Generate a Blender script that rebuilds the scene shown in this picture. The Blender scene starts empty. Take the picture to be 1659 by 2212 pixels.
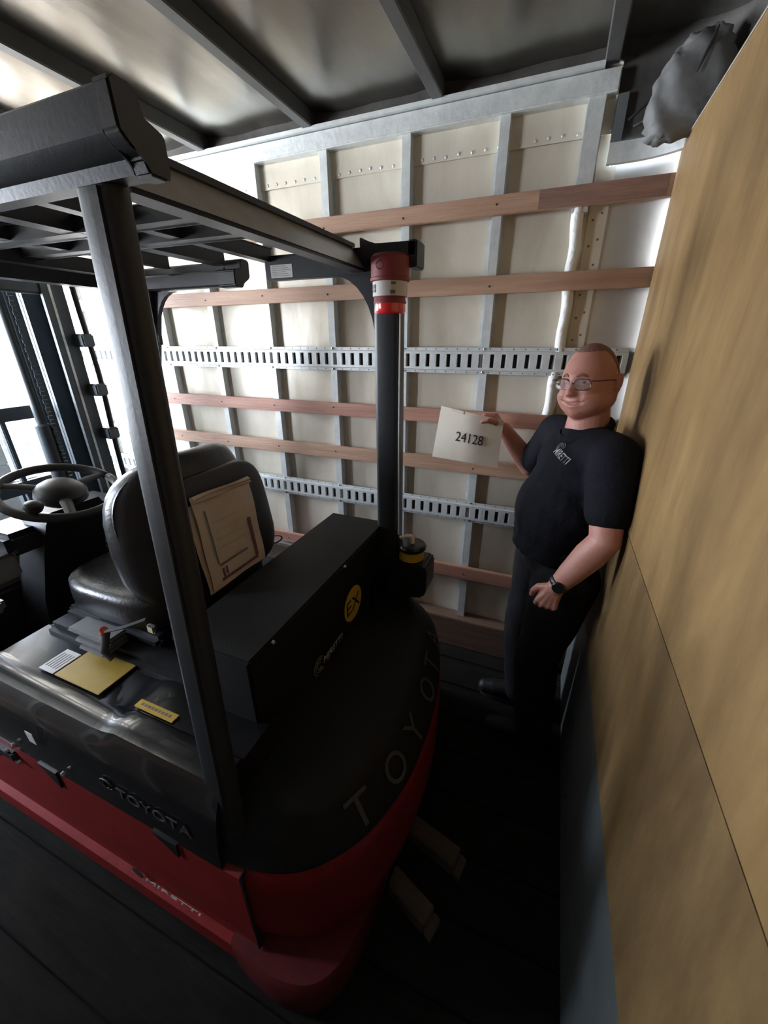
import bpy, bmesh, math, random
import numpy as np
from mathutils import Vector, Matrix
random.seed(7); np.random.seed(7)
S = bpy.context.scene
COL = S.collection
# ------------------------------------------------------------------ camera
CH = 1.75
def cam_axes(p, y, r):
    fw = np.array([math.sin(y)*math.cos(p), math.cos(y)*math.cos(p), -math.sin(p)])
    rt = np.array([math.cos(y), -math.sin(y), 0.0]); dn = np.cross(fw, rt)
    c, s = math.cos(r), math.sin(r)
    return c*rt+s*dn, -s*rt+c*dn, fw
rt, dn, fw = cam_axes(math.radians(23.589), math.radians(-22.424), math.radians(.208))
cd = bpy.data.cameras.new('camera'); cam = bpy.data.objects.new('camera', cd); COL.objects.link(cam)
cd.sensor_fit = 'HORIZONTAL'; cd.sensor_width = 36.0; cd.lens = 36.0*854.0/1659.0
cd.clip_start = .02; cd.clip_end = 200
m = Matrix.Identity(4)
for i in range(3):
    m[i][0] = rt[i]; m[i][1] = -dn[i]; m[i][2] = -fw[i]
m[2][3] = CH
cam.matrix_world = m
S.camera = cam
# ------------------------------------------------------------------ sky, daylight, exposure
w = bpy.data.worlds.new('sky'); S.world = w; w.use_nodes = True
nt = w.node_tree; bg = nt.nodes['Background']; SKY = 150.0
tc = nt.nodes.new('ShaderNodeTexCoord'); sp = nt.nodes.new('ShaderNodeSeparateXYZ'); rp_ = nt.nodes.new('ShaderNodeValToRGB')
mr = nt.nodes.new('ShaderNodeMapRange'); mr.inputs[1].default_value = -1; mr.inputs[2].default_value = 1
nt.links.new(tc.outputs['Generated'], sp.inputs[0]); nt.links.new(sp.outputs[2], mr.inputs[0]); nt.links.new(mr.outputs[0], rp_.inputs[0])
cr = rp_.color_ramp                              # hazy clear sky: pale bright horizon, deeper overhead, sunlit concrete below
for pos, c in ((0., (.55, .54, .51)), (.49, (.68, .67, .64)), (.51, (1.0, 1.0, 1.0)), (.60, (.72, .78, .86)), (.75, (.36, .43, .54)), (1., (.20, .27, .40))):
    e = cr.elements[0] if pos == 0. else (cr.elements[1] if pos == 1. else cr.elements.new(pos)); e.color = (*c, 1); e.position = pos
nt.links.new(rp_.outputs[0], bg.inputs[0]); bg.inputs[1].default_value = SKY
DOORX = -4.6                                     # rear end, unseen: one leaf open, sized for the light it admits
DY0, DY1, DZ0, DZ1 = .75, 1.97, 1.15, 2.45
SDX0, SDX1, SDB, SDZ = -4.4, -3.0, 1.25, 2.35    # side opening added out of view in the near wall, sized for its light
def portal(size, loc, rot):
    pl = bpy.data.lights.new('daylight_portal', 'AREA'); pl.shape = 'RECTANGLE'; pl.size, pl.size_y = size; pl.cycles.is_portal = True
    po = bpy.data.objects.new('daylight_portal', pl); COL.objects.link(po); po.location = loc; po.rotation_euler = rot
portal((DY1-DY0, DZ1-DZ0), (DOORX-.08, (DY0+DY1)/2, (DZ0+DZ1)/2), (math.pi/2, 0, -math.pi/2))
portal((SDX1-SDX0, SDZ-SDB), ((SDX0+SDX1)/2, -.53, (SDZ+SDB)/2), (math.pi/2, 0, 0))
S.view_settings.view_transform = 'Standard'; S.view_settings.look = 'None'
S.view_settings.exposure = 0.0; S.view_settings.gamma = 1.0; S.view_settings.use_curve_mapping = False

# ------------------------------------------------------------------ materials
def mat(name, col, rough=.5, metal=0., var=.0, scale=8., bump=0., bscale=40., stretch=(1, 1, 1), col2=None, emit=0., spec=.5, alpha=1., trans=0., coat=0., blotch=0., bls=1.3):
    M = bpy.data.materials.new(name); M.use_nodes = True
    nt = M.node_tree; b = nt.nodes['Principled BSDF']
    b.inputs['Base Color'].default_value = (*col, 1); b.inputs['Roughness'].default_value = rough
    b.inputs['Metallic'].default_value = metal; b.inputs['Specular IOR Level'].default_value = spec
    b.inputs['Transmission Weight'].default_value = trans; b.inputs['Coat Weight'].default_value = coat
    if emit:
        b.inputs['Emission Color'].default_value = (*col, 1); b.inputs['Emission Strength'].default_value = emit
    tc = nt.nodes.new('ShaderNodeTexCoord'); mp = nt.nodes.new('ShaderNodeMapping')
    mp.inputs['Scale'].default_value = stretch
    nt.links.new(tc.outputs['Object'], mp.inputs[0])
    if var or col2:
        n = nt.nodes.new('ShaderNodeTexNoise'); n.inputs['Scale'].default_value = scale; n.inputs['Detail'].default_value = 6
        n.inputs['Roughness'].default_value = .65
        nt.links.new(mp.outputs[0], n.inputs['Vector'])
        r = nt.nodes.new('ShaderNodeValToRGB')
        c2 = col2 if col2 else tuple(max(0, c*(1-var)) for c in col)
        r.color_ramp.elements[0].position = .33; r.color_ramp.elements[1].position = .68
        r.color_ramp.elements[0].color = (*c2, 1); r.color_ramp.elements[1].color = (*col, 1)
        nt.links.new(n.outputs[0], r.inputs[0]); outc = r.outputs[0]
        if blotch:
            n3 = nt.nodes.new('ShaderNodeTexNoise'); n3.inputs['Scale'].default_value = bls; n3.inputs['Detail'].default_value = 8; n3.inputs['Roughness'].default_value = .7; n3.inputs['Distortion'].default_value = 1.2
            nt.links.new(mp.outputs[0], n3.inputs['Vector'])
            r3 = nt.nodes.new('ShaderNodeValToRGB'); r3.color_ramp.elements[0].position = .36; r3.color_ramp.elements[1].position = .60
            k = 1-blotch; r3.color_ramp.elements[0].color = (k, k*.97, k*.93, 1); r3.color_ramp.elements[1].color = (1, 1, 1, 1)
            mx = nt.nodes.new('ShaderNodeMix'); mx.data_type = 'RGBA'; mx.blend_type = 'MULTIPLY'; mx.inputs[0].default_value = 1
            nt.links.new(n3.outputs[0], r3.inputs[0]); nt.links.new(outc, mx.inputs[6]); nt.links.new(r3.outputs[0], mx.inputs[7]); outc = mx.outputs[2]
        nt.links.new(outc, b.inputs['Base Color'])
    if bump:
        n2 = nt.nodes.new('ShaderNodeTexNoise'); n2.inputs['Scale'].default_value = bscale; n2.inputs['Detail'].default_value = 4
        nt.links.new(mp.outputs[0], n2.inputs['Vector'])
        bp = nt.nodes.new('ShaderNodeBump'); bp.inputs['Strength'].default_value = bump; bp.inputs['Distance'].default_value = .01
        nt.links.new(n2.outputs[0], bp.inputs['Height']); nt.links.new(bp.outputs[0], b.inputs['Normal'])
    return M
MT = {}
MT['sheet'] = mat('cream_wall_sheet', (.78, .73, .615), .36, .15, col2=(.69, .635, .52), scale=3., bump=.5, bscale=5., stretch=(1, 1, .6), blotch=.10, bls=2.5)
MT['alu'] = mat('bare_aluminium_sheet', (.80, .78, .73), .33, .75, .1, 4, .2, 5)
MT['lining'] = mat('dark_unseen_wall', (.10, .075, .055), .7, 0, .3, 6)  # unseen walls darkened to cut bounce light
MT['galv'] = mat('galvanised_steel', (.66, .685, .67), .45, .3, .18, 25, .1, 60)
MT['bright'] = mat('white_foam', (.85, .85, .82), .6, 0, .1, 30, .6, 40)
MT['slat'] = mat('slat_timber', (.47, .29, .19), .6, 0, col2=(.34, .19, .12), scale=5, bump=.25, bscale=30, stretch=(.35, 3, 6))
MT['slat_red'] = mat('reddish_timber', (.46, .235, .165), .6, 0, col2=(.33, .15, .10), scale=5, bump=.25, bscale=30, stretch=(.35, 3, 6))
MT['slat_dark'] = mat('stained_timber', (.27, .15, .105), .6, 0, col2=(.14, .075, .06), scale=4, bump=.25, bscale=30, stretch=(.5, 3, 6))
MT['kick'] = mat('kick_board_timber', (.20, .12, .08), .7, 0, col2=(.12, .065, .045), scale=5, bump=.25, bscale=30, stretch=(.35, 3, 6))
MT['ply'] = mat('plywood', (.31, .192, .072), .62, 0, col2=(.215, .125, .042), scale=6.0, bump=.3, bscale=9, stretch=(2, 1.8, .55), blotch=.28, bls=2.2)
MT['plylow'] = mat('darker_lower_plywood', (.25, .155, .058), .66, 0, col2=(.165, .097, .033), scale=5.0, bump=.3, bscale=9, stretch=(2, 1.8, .55), blotch=.4, bls=1.8)  # lower sheet in darker browns than the upper one
MT['plyedge'] = mat('plywood_edge', (.45, .36, .25), .7, 0, .3, 60, stretch=(30, 1, 1))
MT['floor'] = mat('floor_boards', (.018, .016, .013), .95, 0, col2=(.009, .008, .007), scale=9, bump=.4, bscale=30, stretch=(.5, 3, 1), spec=.12)
MT['roof'] = mat('roof_sheet', (.28, .268, .242), .28, .92, col2=(.20, .188, .166), scale=2.2, bump=.35, bscale=2.6, stretch=(2.2, .6, 1))
MT['beam'] = mat('roof_beam_steel', (.10, .102, .10), .5, .4, .15, 20)
MT['steelplate'] = mat('grey_painted_steel', (.15, .168, .168), .5, .3, .25, 8, .1, 30)
MT['nose'] = mat('dark_nose_shell', (.085, .078, .07), .8, 0, .5, 10, .3, 20)
MT['pale'] = mat('pale_grp', (.15, .15, .147), .6, 0, .25, 9, .5, 12)
MT['black'] = mat('black_plastic', (.014, .014, .015), .42, 0, .3, 30, .05, 200)
MT['gloss'] = mat('gloss_black_cover', (.009, .009, .010), .22, 0, .2, 20, coat=.25, spec=.4)
MT['matte'] = mat('matte_black_paint', (.009, .009, .009), .6, 0, .25, 40, .08, 160, spec=.25)
MT['guard'] = mat('guard_black_steel', (.024, .026, .029), .4, 0, .25, 30, .04, 120, spec=.4)
MT['guardlt'] = mat('painted_web_reflection', (.55, .54, .52), .32, .35, .2, 14)  # light grey stands in for reflected light on the rear beam web
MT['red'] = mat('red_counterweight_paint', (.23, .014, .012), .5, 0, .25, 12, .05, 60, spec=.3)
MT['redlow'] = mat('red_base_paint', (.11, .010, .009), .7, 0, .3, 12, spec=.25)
MT['tyre'] = mat('tyre_rubber', (.02, .02, .02), .8, 0, .2, 30)
MT['vinyl'] = mat('black_vinyl', (.015, .015, .016), .33, 0, .15, 40, .12, 90)
MT['rubber'] = mat('wheel_rim_rubber', (.018, .018, .018), .5)
MT['chrome'] = mat('bolt_metal', (.6, .6, .58), .25, .9)
MT['yellow'] = mat('yellow_label', (.60, .38, .04), .5, 0, .12, 40)
MT['ochre'] = mat('ochre_plate', (.36, .235, .03), .45, .1, .15, 18)
MT['white'] = mat('white_label', (.62, .60, .56), .5, 0, .1, 30)
MT['ink'] = mat('black_ink', (.012, .012, .012), .6)
MT['grey_ink'] = mat('grey_ink', (.16, .15, .14), .6)
MT['logo'] = mat('logo_silver', (.55, .54, .52), .5)
MT['emboss'] = mat('embossed_grey_letter', (.045, .043, .041), .55)
MT['logow'] = mat('logo_white_print', (.80, .80, .79), .6)
MT['beacon'] = mat('beacon_red_housing', (.23, .028, .032), .5, 0, .15, 30)
MT['lens'] = mat('beacon_red_lens', (.75, .015, .02), .15, 0, spec=.8, coat=1.)
MT['cream'] = mat('cream_lever', (.75, .70, .58), .4)
MT['paper'] = mat('card_paper', (.86, .78, .65), .8, 0, .05, 20)
MT['sleevep'] = mat('old_paper', (.52, .42, .32), .55, 0, .15, 12)
MT['plastic'] = mat('clear_pocket', (.62, .53, .43), .25, 0, .12, 14, coat=.6)
MT['purple'] = mat('purple_print', (.16, .06, .09), .6)
MT['skin'] = mat('skin', (.50, .235, .18), .5, 0, col2=(.43, .185, .138), scale=14, bump=.05, bscale=120)
MT['hair'] = mat('short_cropped_hair', (.235, .105, .075), .75, 0, .35, 160, .5, 300)
MT['lips'] = mat('lips', (.46, .19, .15), .55)
MT['stub'] = mat('stubble', (.30, .15, .10), .7, 0, .4, 160)
MT['eyew'] = mat('eye_white', (.62, .58, .55), .3)
MT['iris'] = mat('iris_dark', (.03, .025, .022), .25)
MT['shirt'] = mat('navy_cotton', (.0045, .0048, .0085), .85, 0, .25, 20, .3, 60, spec=.2)
MT['trouser'] = mat('charcoal_work_cloth', (.014, .0135, .0155), .9, 0, .3, 14, .4, 25, spec=.2)
MT['boot'] = mat('black_boot_leather', (.013, .013, .013), .55, 0, .2, 30)
MT['watch'] = mat('black_watch_rubber', (.008, .008, .009), .35)
MT['glframe'] = mat('spectacle_metal', (.10, .06, .055), .3, .7)
MT['glass'] = mat('spectacle_lens', (.95, .92, .93), .05, 0, trans=.95)
MT['woodblk'] = mat('rough_wood_block', (.11, .08, .055), .8, 0, .35, 10, .3, 30, stretch=(1, 4, 4))
MT['mast'] = mat('mast_steel', (.085, .10, .11), .42, .35, .25, 20)  # steel lightened, lens glare put into the colour
MT['rail'] = mat('polished_mast_rail', (.45, .48, .48), .25, .9, .15, 30)
MT['belt'] = mat('red_belt_buckle', (.55, .07, .03), .4)
MT['greyplastic'] = mat('grey_plastic', (.17, .17, .165), .5, 0, .15, 30)
MT['asphalt'] = mat('concrete_yard', (.50, .49, .47), .9, 0, .2, 3)

# ------------------------------------------------------------------ helpers
ROOT = {}
def tag(o, label=None, cat=None, group=None, kind=None):
    if label: o['label'] = label
    if cat: o['category'] = cat
    if group: o['group'] = group
    if kind: o['kind'] = kind
    return o
def empty(name, loc, label=None, cat=None, group=None):
    o = bpy.data.objects.new(name, None); COL.objects.link(o); o.location = loc; o.empty_display_size = .1
    ROOT[o] = Vector(loc)
    return tag(o, label, cat, group)
def link(name, me, m, parent=None, smooth=None, loc=None):
    """mesh data is in world coordinates; it is shifted to the thing's root"""
    o = bpy.data.objects.new(name, me); COL.objects.link(o)
    if m is not None: me.materials.append(MT[m] if isinstance(m, str) else m)
    if parent is not None:
        off = ROOT[parent]; o.parent = parent; ROOT[o] = off
    else:
        off = Vector(loc) if loc else Vector((0, 0, 0)); ROOT[o] = off
        o.location = off
    if off.length: me.transform(Matrix.Translation(-off))
    if smooth:
        me.polygons.foreach_set('use_smooth', [True]*len(me.polygons))
        if smooth is not True: me.set_sharp_from_angle(angle=math.radians(smooth))
    me.update()
    return o
def bmobj(name, bm, m, parent=None, smooth=None, loc=None):
    bmesh.ops.recalc_face_normals(bm, faces=bm.faces)
    me = bpy.data.meshes.new(name); bm.to_mesh(me); bm.free()
    return link(name, me, m, parent, smooth, loc)
def frm(x, y, z, o=(0, 0, 0)):
    M = Matrix.Identity(4)
    for i in range(3): M[i][0] = x[i]; M[i][1] = y[i]; M[i][2] = z[i]; M[i][3] = o[i]
    return M
def add_box(bm, x0, x1, y0, y1, z0, z1, bev=0., M=None, seg=2):
    g = bmesh.ops.create_cube(bm, size=1.0)['verts']
    for v in g:
        v.co = Vector(((x0+x1)/2+v.co.x*(x1-x0), (y0+y1)/2+v.co.y*(y1-y0), (z0+z1)/2+v.co.z*(z1-z0)))
    if M is not None:
        for v in g: v.co = M @ v.co
    if bev:
        es = list({e for v in g for e in v.link_edges})
        bmesh.ops.bevel(bm, geom=es, offset=bev, segments=seg, affect='EDGES', clamp_overlap=True)
    return g
def box(name, b, m, parent=None, bev=0., M=None, smooth=None, loc=None):
    bm = bmesh.new(); add_box(bm, *b, bev=bev, M=M); return bmobj(name, bm, m, parent, smooth or (35 if bev else None), loc)
def add_prism(bm, pts, vec, bev=0.):
    """pts: planar 3d polygon, extruded by vec"""
    a = [bm.verts.new(p) for p in pts]; b = [bm.verts.new(Vector(p)+Vector(vec)) for p in pts]
    n = len(pts); fs = [bm.faces.new(a), bm.faces.new(b[::-1])]
    for i in range(n): fs.append(bm.faces.new((a[i], b[i], b[(i+1) % n], a[(i+1) % n])))
    if bev:
        es = list({e for v in a+b for e in v.link_edges})
        bmesh.ops.bevel(bm, geom=es, offset=bev, segments=2, affect='EDGES', clamp_overlap=True)
def prism(name, pts, vec, m, parent=None, bev=0., smooth=None):
    bm = bmesh.new(); add_prism(bm, pts, vec, bev); return bmobj(name, bm, m, parent, smooth or (35 if bev else None))
def add_tube(bm, pts, rad, n=10, flat=None, up=(0, 0, 1)):
    """swept tube with caps; rad is a number or list; flat = (w,h) scale"""
    pts = [Vector(p) for p in pts]; k = len(pts)
    if not isinstance(rad, (list, tuple)): rad = [rad]*k
    rings = []; prev = None
    for i, p in enumerate(pts):
        t = (pts[min(i+1, k-1)]-pts[max(i-1, 0)]).normalized()
        if prev is None:
            u = Vector(up)
            if abs(u.dot(t)) > .95: u = Vector((1, 0, 0))
        else: u = prev
        u = (u-t*u.dot(t)).normalized(); prev = u; v = t.cross(u)
        fx, fy = flat or (1, 1)
        rings.append([bm.verts.new(p+(u*math.cos(2*math.pi*j/n)*fx+v*math.sin(2*math.pi*j/n)*fy)*rad[i]) for j in range(n)])
    for i in range(k-1):
        for j in range(n):
            bm.faces.new((rings[i][j], rings[i][(j+1) % n], rings[i+1][(j+1) % n], rings[i+1][j]))
    bm.faces.new(rings[0][::-1]); bm.faces.new(rings[-1])
def tube(name, pts, rad, m, parent=None, n=10, flat=None, smooth=50, up=(0, 0, 1)):
    bm = bmesh.new(); add_tube(bm, pts, rad, n, flat, up); return bmobj(name, bm, m, parent, smooth)
def add_lathe(bm, prof, M, n=28):
    """prof: list of (r,h) ; axis = local z of M"""
    rings = []
    for r, h in prof:
        rings.append([bm.verts.new(M @ Vector((r*math.cos(2*math.pi*j/n), r*math.sin(2*math.pi*j/n), h))) for j in range(n)])
    for i in range(len(prof)-1):
        for j in range(n):
            bm.faces.new((rings[i][j], rings[i][(j+1) % n], rings[i+1][(j+1) % n], rings[i+1][j]))
    bm.faces.new(rings[0][::-1]); bm.faces.new(rings[-1])
def lathe(name, prof, o, m, parent=None, axis=(0, 0, 1), n=28, smooth=40):
    z = Vector(axis).normalized(); x = Vector((1, 0, 0)) if abs(z.x) < .9 else Vector((0, 1, 0))
    x = (x-z*x.dot(z)).normalized(); y = z.cross(x)
    bm = bmesh.new(); add_lathe(bm, prof, frm(x, y, z, o), n); return bmobj(name, bm, m, parent, smooth)
_SPH = {}
def ellip(bm, c, r, M=None, u=20, v=14):
    if (u, v) not in _SPH:
        P = [(0, 0, 1)]+[(math.sin(math.pi*i/v)*math.cos(2*math.pi*j/u), math.sin(math.pi*i/v)*math.sin(2*math.pi*j/u), math.cos(math.pi*i/v)) for i in range(1, v) for j in range(u)]+[(0, 0, -1)]
        k = lambda i, j: 1+(i-1)*u+j % u
        F = [(0, k(1, j), k(1, j+1)) for j in range(u)]+[(k(i, j), k(i+1, j), k(i+1, j+1), k(i, j+1)) for i in range(1, v-1) for j in range(u)]+[(k(v-1, j), len(P)-1, k(v-1, j+1)) for j in range(u)]
        _SPH[(u, v)] = (P, F)
    P, F = _SPH[(u, v)]; c = Vector(c); M3 = M.to_3x3() if M is not None else None; V = []
    for p in P:
        q = Vector((p[0]*r[0], p[1]*r[1], p[2]*r[2]))
        if M3 is not None: q = M3 @ q
        V.append(bm.verts.new(q+c))
    for f in F: bm.faces.new([V[i] for i in f])
def text(name, s, m, o, x, y, h, parent=None, ext=.0008, bold=0., shear=0., width=None):
    """flat lettering: x = reading direction, y = up; o = centre; h = cap height"""
    c = bpy.data.curves.new(name, 'FONT'); c.body = s; c.size = 1.0; c.align_x = 'CENTER'; c.align_y = 'CENTER'
    c.extrude = 0.; c.offset = bold; c.shear = shear; c.resolution_u = 3
    t = bpy.data.objects.new(name, c); COL.objects.link(t)
    dg = bpy.context.evaluated_depsgraph_get(); me = bpy.data.meshes.new_from_object(t.evaluated_get(dg))
    bpy.data.objects.remove(t); bpy.data.curves.remove(c)
    co = np.empty(len(me.vertices)*3); me.vertices.foreach_get('co', co); co = co.reshape(-1, 3)
    lo, hi = co.min(0), co.max(0); sc = h/(hi[1]-lo[1]); co[:, :2] -= ((lo+hi)/2)[:2]; co *= sc
    if width: co[:, 0] *= width/((hi[0]-lo[0])*sc)
    x = Vector(x).normalized(); y = Vector(y); y = (y-x*y.dot(x)).normalized(); z = x.cross(y)
    bm = bmesh.new(); bm.from_mesh(me); bpy.data.meshes.remove(me)
    M = frm(x, y, z, Vector(o))
    for v, p in zip(bm.verts, co): v.co = M @ Vector((p[0], p[1], 0))
    r = bmesh.ops.extrude_face_region(bm, geom=list(bm.faces))
    for v in [e for e in r['geom'] if isinstance(e, bmesh.types.BMVert)]: v.co += z*max(ext, .0006)
    return bmobj(name, bm, m, parent)
def copy_to(o, dx=(0, 0, 0), parent=None):
    c = o.copy(); COL.objects.link(c)
    if parent is not None: c.parent = parent
    c.location = Vector(o.location)+Vector(dx); return c
def struct(o): o['kind'] = 'structure'; return o

# ================================================================== SETTING
XE, X0, Y0, YS = .277, DOORX, -.46, 2.03       # bulkhead, rear opening, near wall, far wall sheet
# floor --------------------------------------------------------------
fl = struct(box('floor', (X0, .9, Y0-.05, YS+.06, -.12, -.012), 'floor'))
pw = (YS-Y0)/13
p0 = None
for i in range(13):
    if p0 is None: p0 = box('plank', (X0, .8, Y0+.003, Y0+pw-.003, -.02, 0.), 'floor', fl, bev=.002)
    else: copy_to(p0, (0, pw*i, 0)).parent = fl
# far side wall --------------------------------------------------------
wb = struct(box('wall_back', (X0, .07, YS+.012, YS+.05, 0, 2.66), 'sheet'))
STUDS = [-.298-.3955*k for k in range(14)]        # right edges
SF = 1.985                                        # stud face plane
edges = [.07]+[s-.02 for s in STUDS]+[X0]
for a, b in zip(edges[:-1], edges[1:]):
    bm = bmesh.new()
    # sheet, gently dished between its studs
    nx, nz = 8, 26; vs = []
    ph = random.uniform(0, 6)
    for i in range(nx+1):
        for j in range(nz+1):
            u, v = i/nx, j/nz
            d = .006*math.sin(math.pi*u)*(.5*math.sin(6.3*v*2.1+ph)+.5*math.sin(9*v+ph*2))
            vs.append(bm.verts.new((b+.001+(a-b-.002)*u, YS+d, .0+2.6*v)))
    for i in range(nx):
        for j in range(nz):
            q = i*(nz+1)+j
            bm.faces.new((vs[q], vs[q+nz+1], vs[q+nz+2], vs[q+1]))
    r = bmesh.ops.extrude_face_region(bm, geom=list(bm.faces))
    for v in [e for e in r['geom'] if isinstance(e, bmesh.types.BMVert)]: v.co.y = YS+.012
    bmobj('panel', bm, 'sheet', wb, smooth=40)
    # upper lap plate
    box('lap_plate', (b+.004, a-.004, YS-.009, YS-.0065, 2.425, 2.6), 'sheet', wb)
# rivets along the lap plates
bm = bmesh.new()
for a, b in zip(edges[:-1], edges[1:]):
    for i in range(7):
        x = b+.06+(a-b-.08)*i/6
        ellip(bm, (x+random.uniform(-.004, .004), YS-.0085, 2.44+random.uniform(-.003, .003)), (.007, .004, .007), u=8, v=6)
tag(bmobj('rivets', bm, 'galv', wb, smooth=True), kind='stuff')
# studs (hat section: two flanges and a raised web)
s0 = None
for s in STUDS:
    if s0 is None:
        bm = bmesh.new(); prof = [(s-.058, YS-.004), (s-.040, YS-.004), (s-.038, SF), (s-.001, SF), (s, YS-.004), (s+.012, YS-.004), (s+.012, YS-.0005), (s-.058, YS-.0005)]
        add_prism(bm, [(x, y, .19) for x, y in prof], (0, 0, 2.34))
        s0 = bmobj('stud', bm, 'galv', wb)
    else: copy_to(s0, (s-STUDS[0], 0, 0)).parent = wb
# last stud at the corner, wide flat
box('corner_stud', (-.038, .022, SF-.004, YS, 2.19, 2.53), 'galv', wb, bev=.003)
# header rail along the roof edge
hr = box('header_rail', (X0, .055, 1.97, YS, 2.522, 2.585), 'galv', wb, bev=.004)
bm = bmesh.new(); add_prism(bm, [(X0, 1.955, 2.588), (X0, 1.955, 2.602), (X0, 1.985, 2.612), (X0, YS-.001, 2.612), (X0, YS-.001, 2.588)], (.0-X0, 0, 0))
bmobj('roof_gutter', bm, 'galv', wb)
box('roof_seal', (X0, .09, 1.99, YS+.012, 2.612, 2.668), 'nose', wb)
# timber slats
def slat(z0, z1, m, x1=.30, y1=SF):
    bm = bmesh.new(); n = 24; L = x1-X0
    add_box(bm, X0, x1, y1-.027, y1-.001, z0, z1, bev=.003)
    o = bmobj('slat', bm, m, wb, smooth=35)
    bm = bmesh.new()
    for s in STUDS[:11]:
        ellip(bm, (s-.02, y1-.0275, (z0+z1)/2+random.uniform(-.012, .012)), (.0045, .0012, .0045), u=8, v=5)
    tag(bmobj('nail_heads', bm, 'ink', o), kind='stuff')
    return o
slat(2.207, 2.272, 'slat'); slat(1.928, 1.995, 'slat')
slat(1.364, 1.431, 'slat_red', .262); slat(1.117, 1.188, 'slat', .262)
slat(.483, .558, 'slat_red', .262)
# stained end length of the top slat
box('stained_slat_end', (-.16, .262, SF-.0278, SF-.0262, 2.2085, 2.2705), 'slat_dark', wb)
# E-track rails with slots
def etrack(zc):
    bm = bmesh.new(); x1 = .262; y0 = SF-.001; yf = SF-.016
    H2 = .057; hc = .040; hs = .029
    def quad(a, b, c, d): bm.faces.new([bm.verts.new(p) for p in (a, b, c, d)])
    # flanges
    for sg in (-1, 1):
        zA, zB = zc+sg*H2, zc+sg*(hc+.003)
        add_box(bm, X0, x1, y0-.003, y0, min(zA, zB), max(zA, zB))
        quad((X0, y0-.003, zB), (x1, y0-.003, zB), (x1, yf, zc+sg*hc), (X0, yf, zc+sg*hc))
        quad((X0, yf, zc+sg*hc), (x1, yf, zc+sg*hc), (x1, yf, zc+sg*hs), (X0, yf, zc+sg*hs))
    sp, sw = .0508, .0215
    n = int((x1-X0)/sp)
    for i in range(n+1):
        xa = x1-.02-i*sp                      # slot right edge
        xb = xa-sw
        xn = max(xa-sp, X0) if i < n else X0
        quad((xn, yf, zc-hs), (xb, yf, zc-hs), (xb, yf, zc+hs), (xn, yf, zc+hs))
        for xs, e in ((xa, -.007), (xb, 0)):
            quad((xs, yf, zc-hs), (xs+e, y0, zc-hs), (xs+e, y0, zc+hs), (xs, yf, zc+hs))
        for sg in (-1, 1):
            quad((xb, yf, zc+sg*hs), (xa, yf, zc+sg*hs), (xa, y0, zc+sg*hs), (xb, y0, zc+sg*hs))
    quad((x1-.02, yf, zc-hs), (x1, yf, zc-hs), (x1, yf, zc+hs), (x1-.02, yf, zc+hs))
    bmesh.ops.remove_doubles(bm, verts=bm.verts, dist=1e-5)
    o = bmobj('slotted_track', bm, 'galv', wb)
    box('slot_shade_strip', (X0, x1, SF+.012, SF+.016, zc-.05, zc+.05), 'nose', o)  # dark strip stands in for the shade inside the slots
    # perforations and bolts
    bm = bmesh.new()
    for i in range(int((x1-X0)/.0508)):
        for sg in (-1, 1): ellip(bm, (x1-.045-i*.0508, y0-.0033, zc+sg*.0505), (.0028, .0006, .0028), u=6, v=4)
    tag(bmobj('perforations', bm, 'ink', o), kind='stuff')
    for s in STUDS[:10]+[.01]:
        for sg in (-1, 1): lathe('bolt', [(.006, 0), (.0055, .0035), (.002, .005)], (s-.019, y0-.003, zc+sg*.0505), 'chrome', o, axis=(0, -1, 0), n=8)
etrack(1.657); etrack(.895)
bb = struct(box('baseboard_back', (X0, .25, 1.942, YS, .0, .205), 'kick', bev=.004))
# corner beyond the last stud: riveted plate and rounded sheet -----------------
R = .30; cx, cy = .125, YS-R
bm = bmesh.new(); pr = []
for i in range(15):
    a = math.radians(90-90*i/14); pr.append((cx+R*math.cos(a), cy+R*math.sin(a)))
pts = [(.07, YS)]+pr
vs = [[bm.verts.new((x, y, 2.37*j/10)) for j in range(11)] for x, y in pts]
for i in range(len(pts)-1):
    for j in range(10): bm.faces.new((vs[i][j], vs[i+1][j], vs[i+1][j+1], vs[i][j+1]))
r = bmesh.ops.extrude_face_region(bm, geom=list(bm.faces))
for v in [e for e in r['geom'] if isinstance(e, bmesh.types.BMVert)]:
    v.co += Vector((.008, .008, 0))
bmobj('rounded_corner_sheet', bm, 'alu', wb, smooth=60)
rp = box('riveted_plate', (.026, .092, YS-.008, YS-.001, .2, 2.33), 'sheet', wb)
bm = bmesh.new()
for i in range(24):
    for x in (.044, .072): ellip(bm, (x, YS-.0085, .3+i*.085+(.02 if x > .05 else 0)), (.0045, .002, .0045), u=8, v=5)
tag(bmobj('rivets', bm, 'grey_ink', rp), kind='stuff')
# pale wavy foam strip covering the corner stud
bm = bmesh.new(); P = []; Rr = []
for i in range(60):
    z = 1.30+.91*i/59
    P.append((-.006+.005*math.sin(z*8.)+.003*math.sin(z*31), SF+.016, z)); Rr.append(.025+.002*math.sin(z*23+1))
add_tube(bm, P, Rr, 12, flat=(.85, 1.))
bmobj('foam_strip', bm, 'bright', wb, smooth=True)

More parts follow.
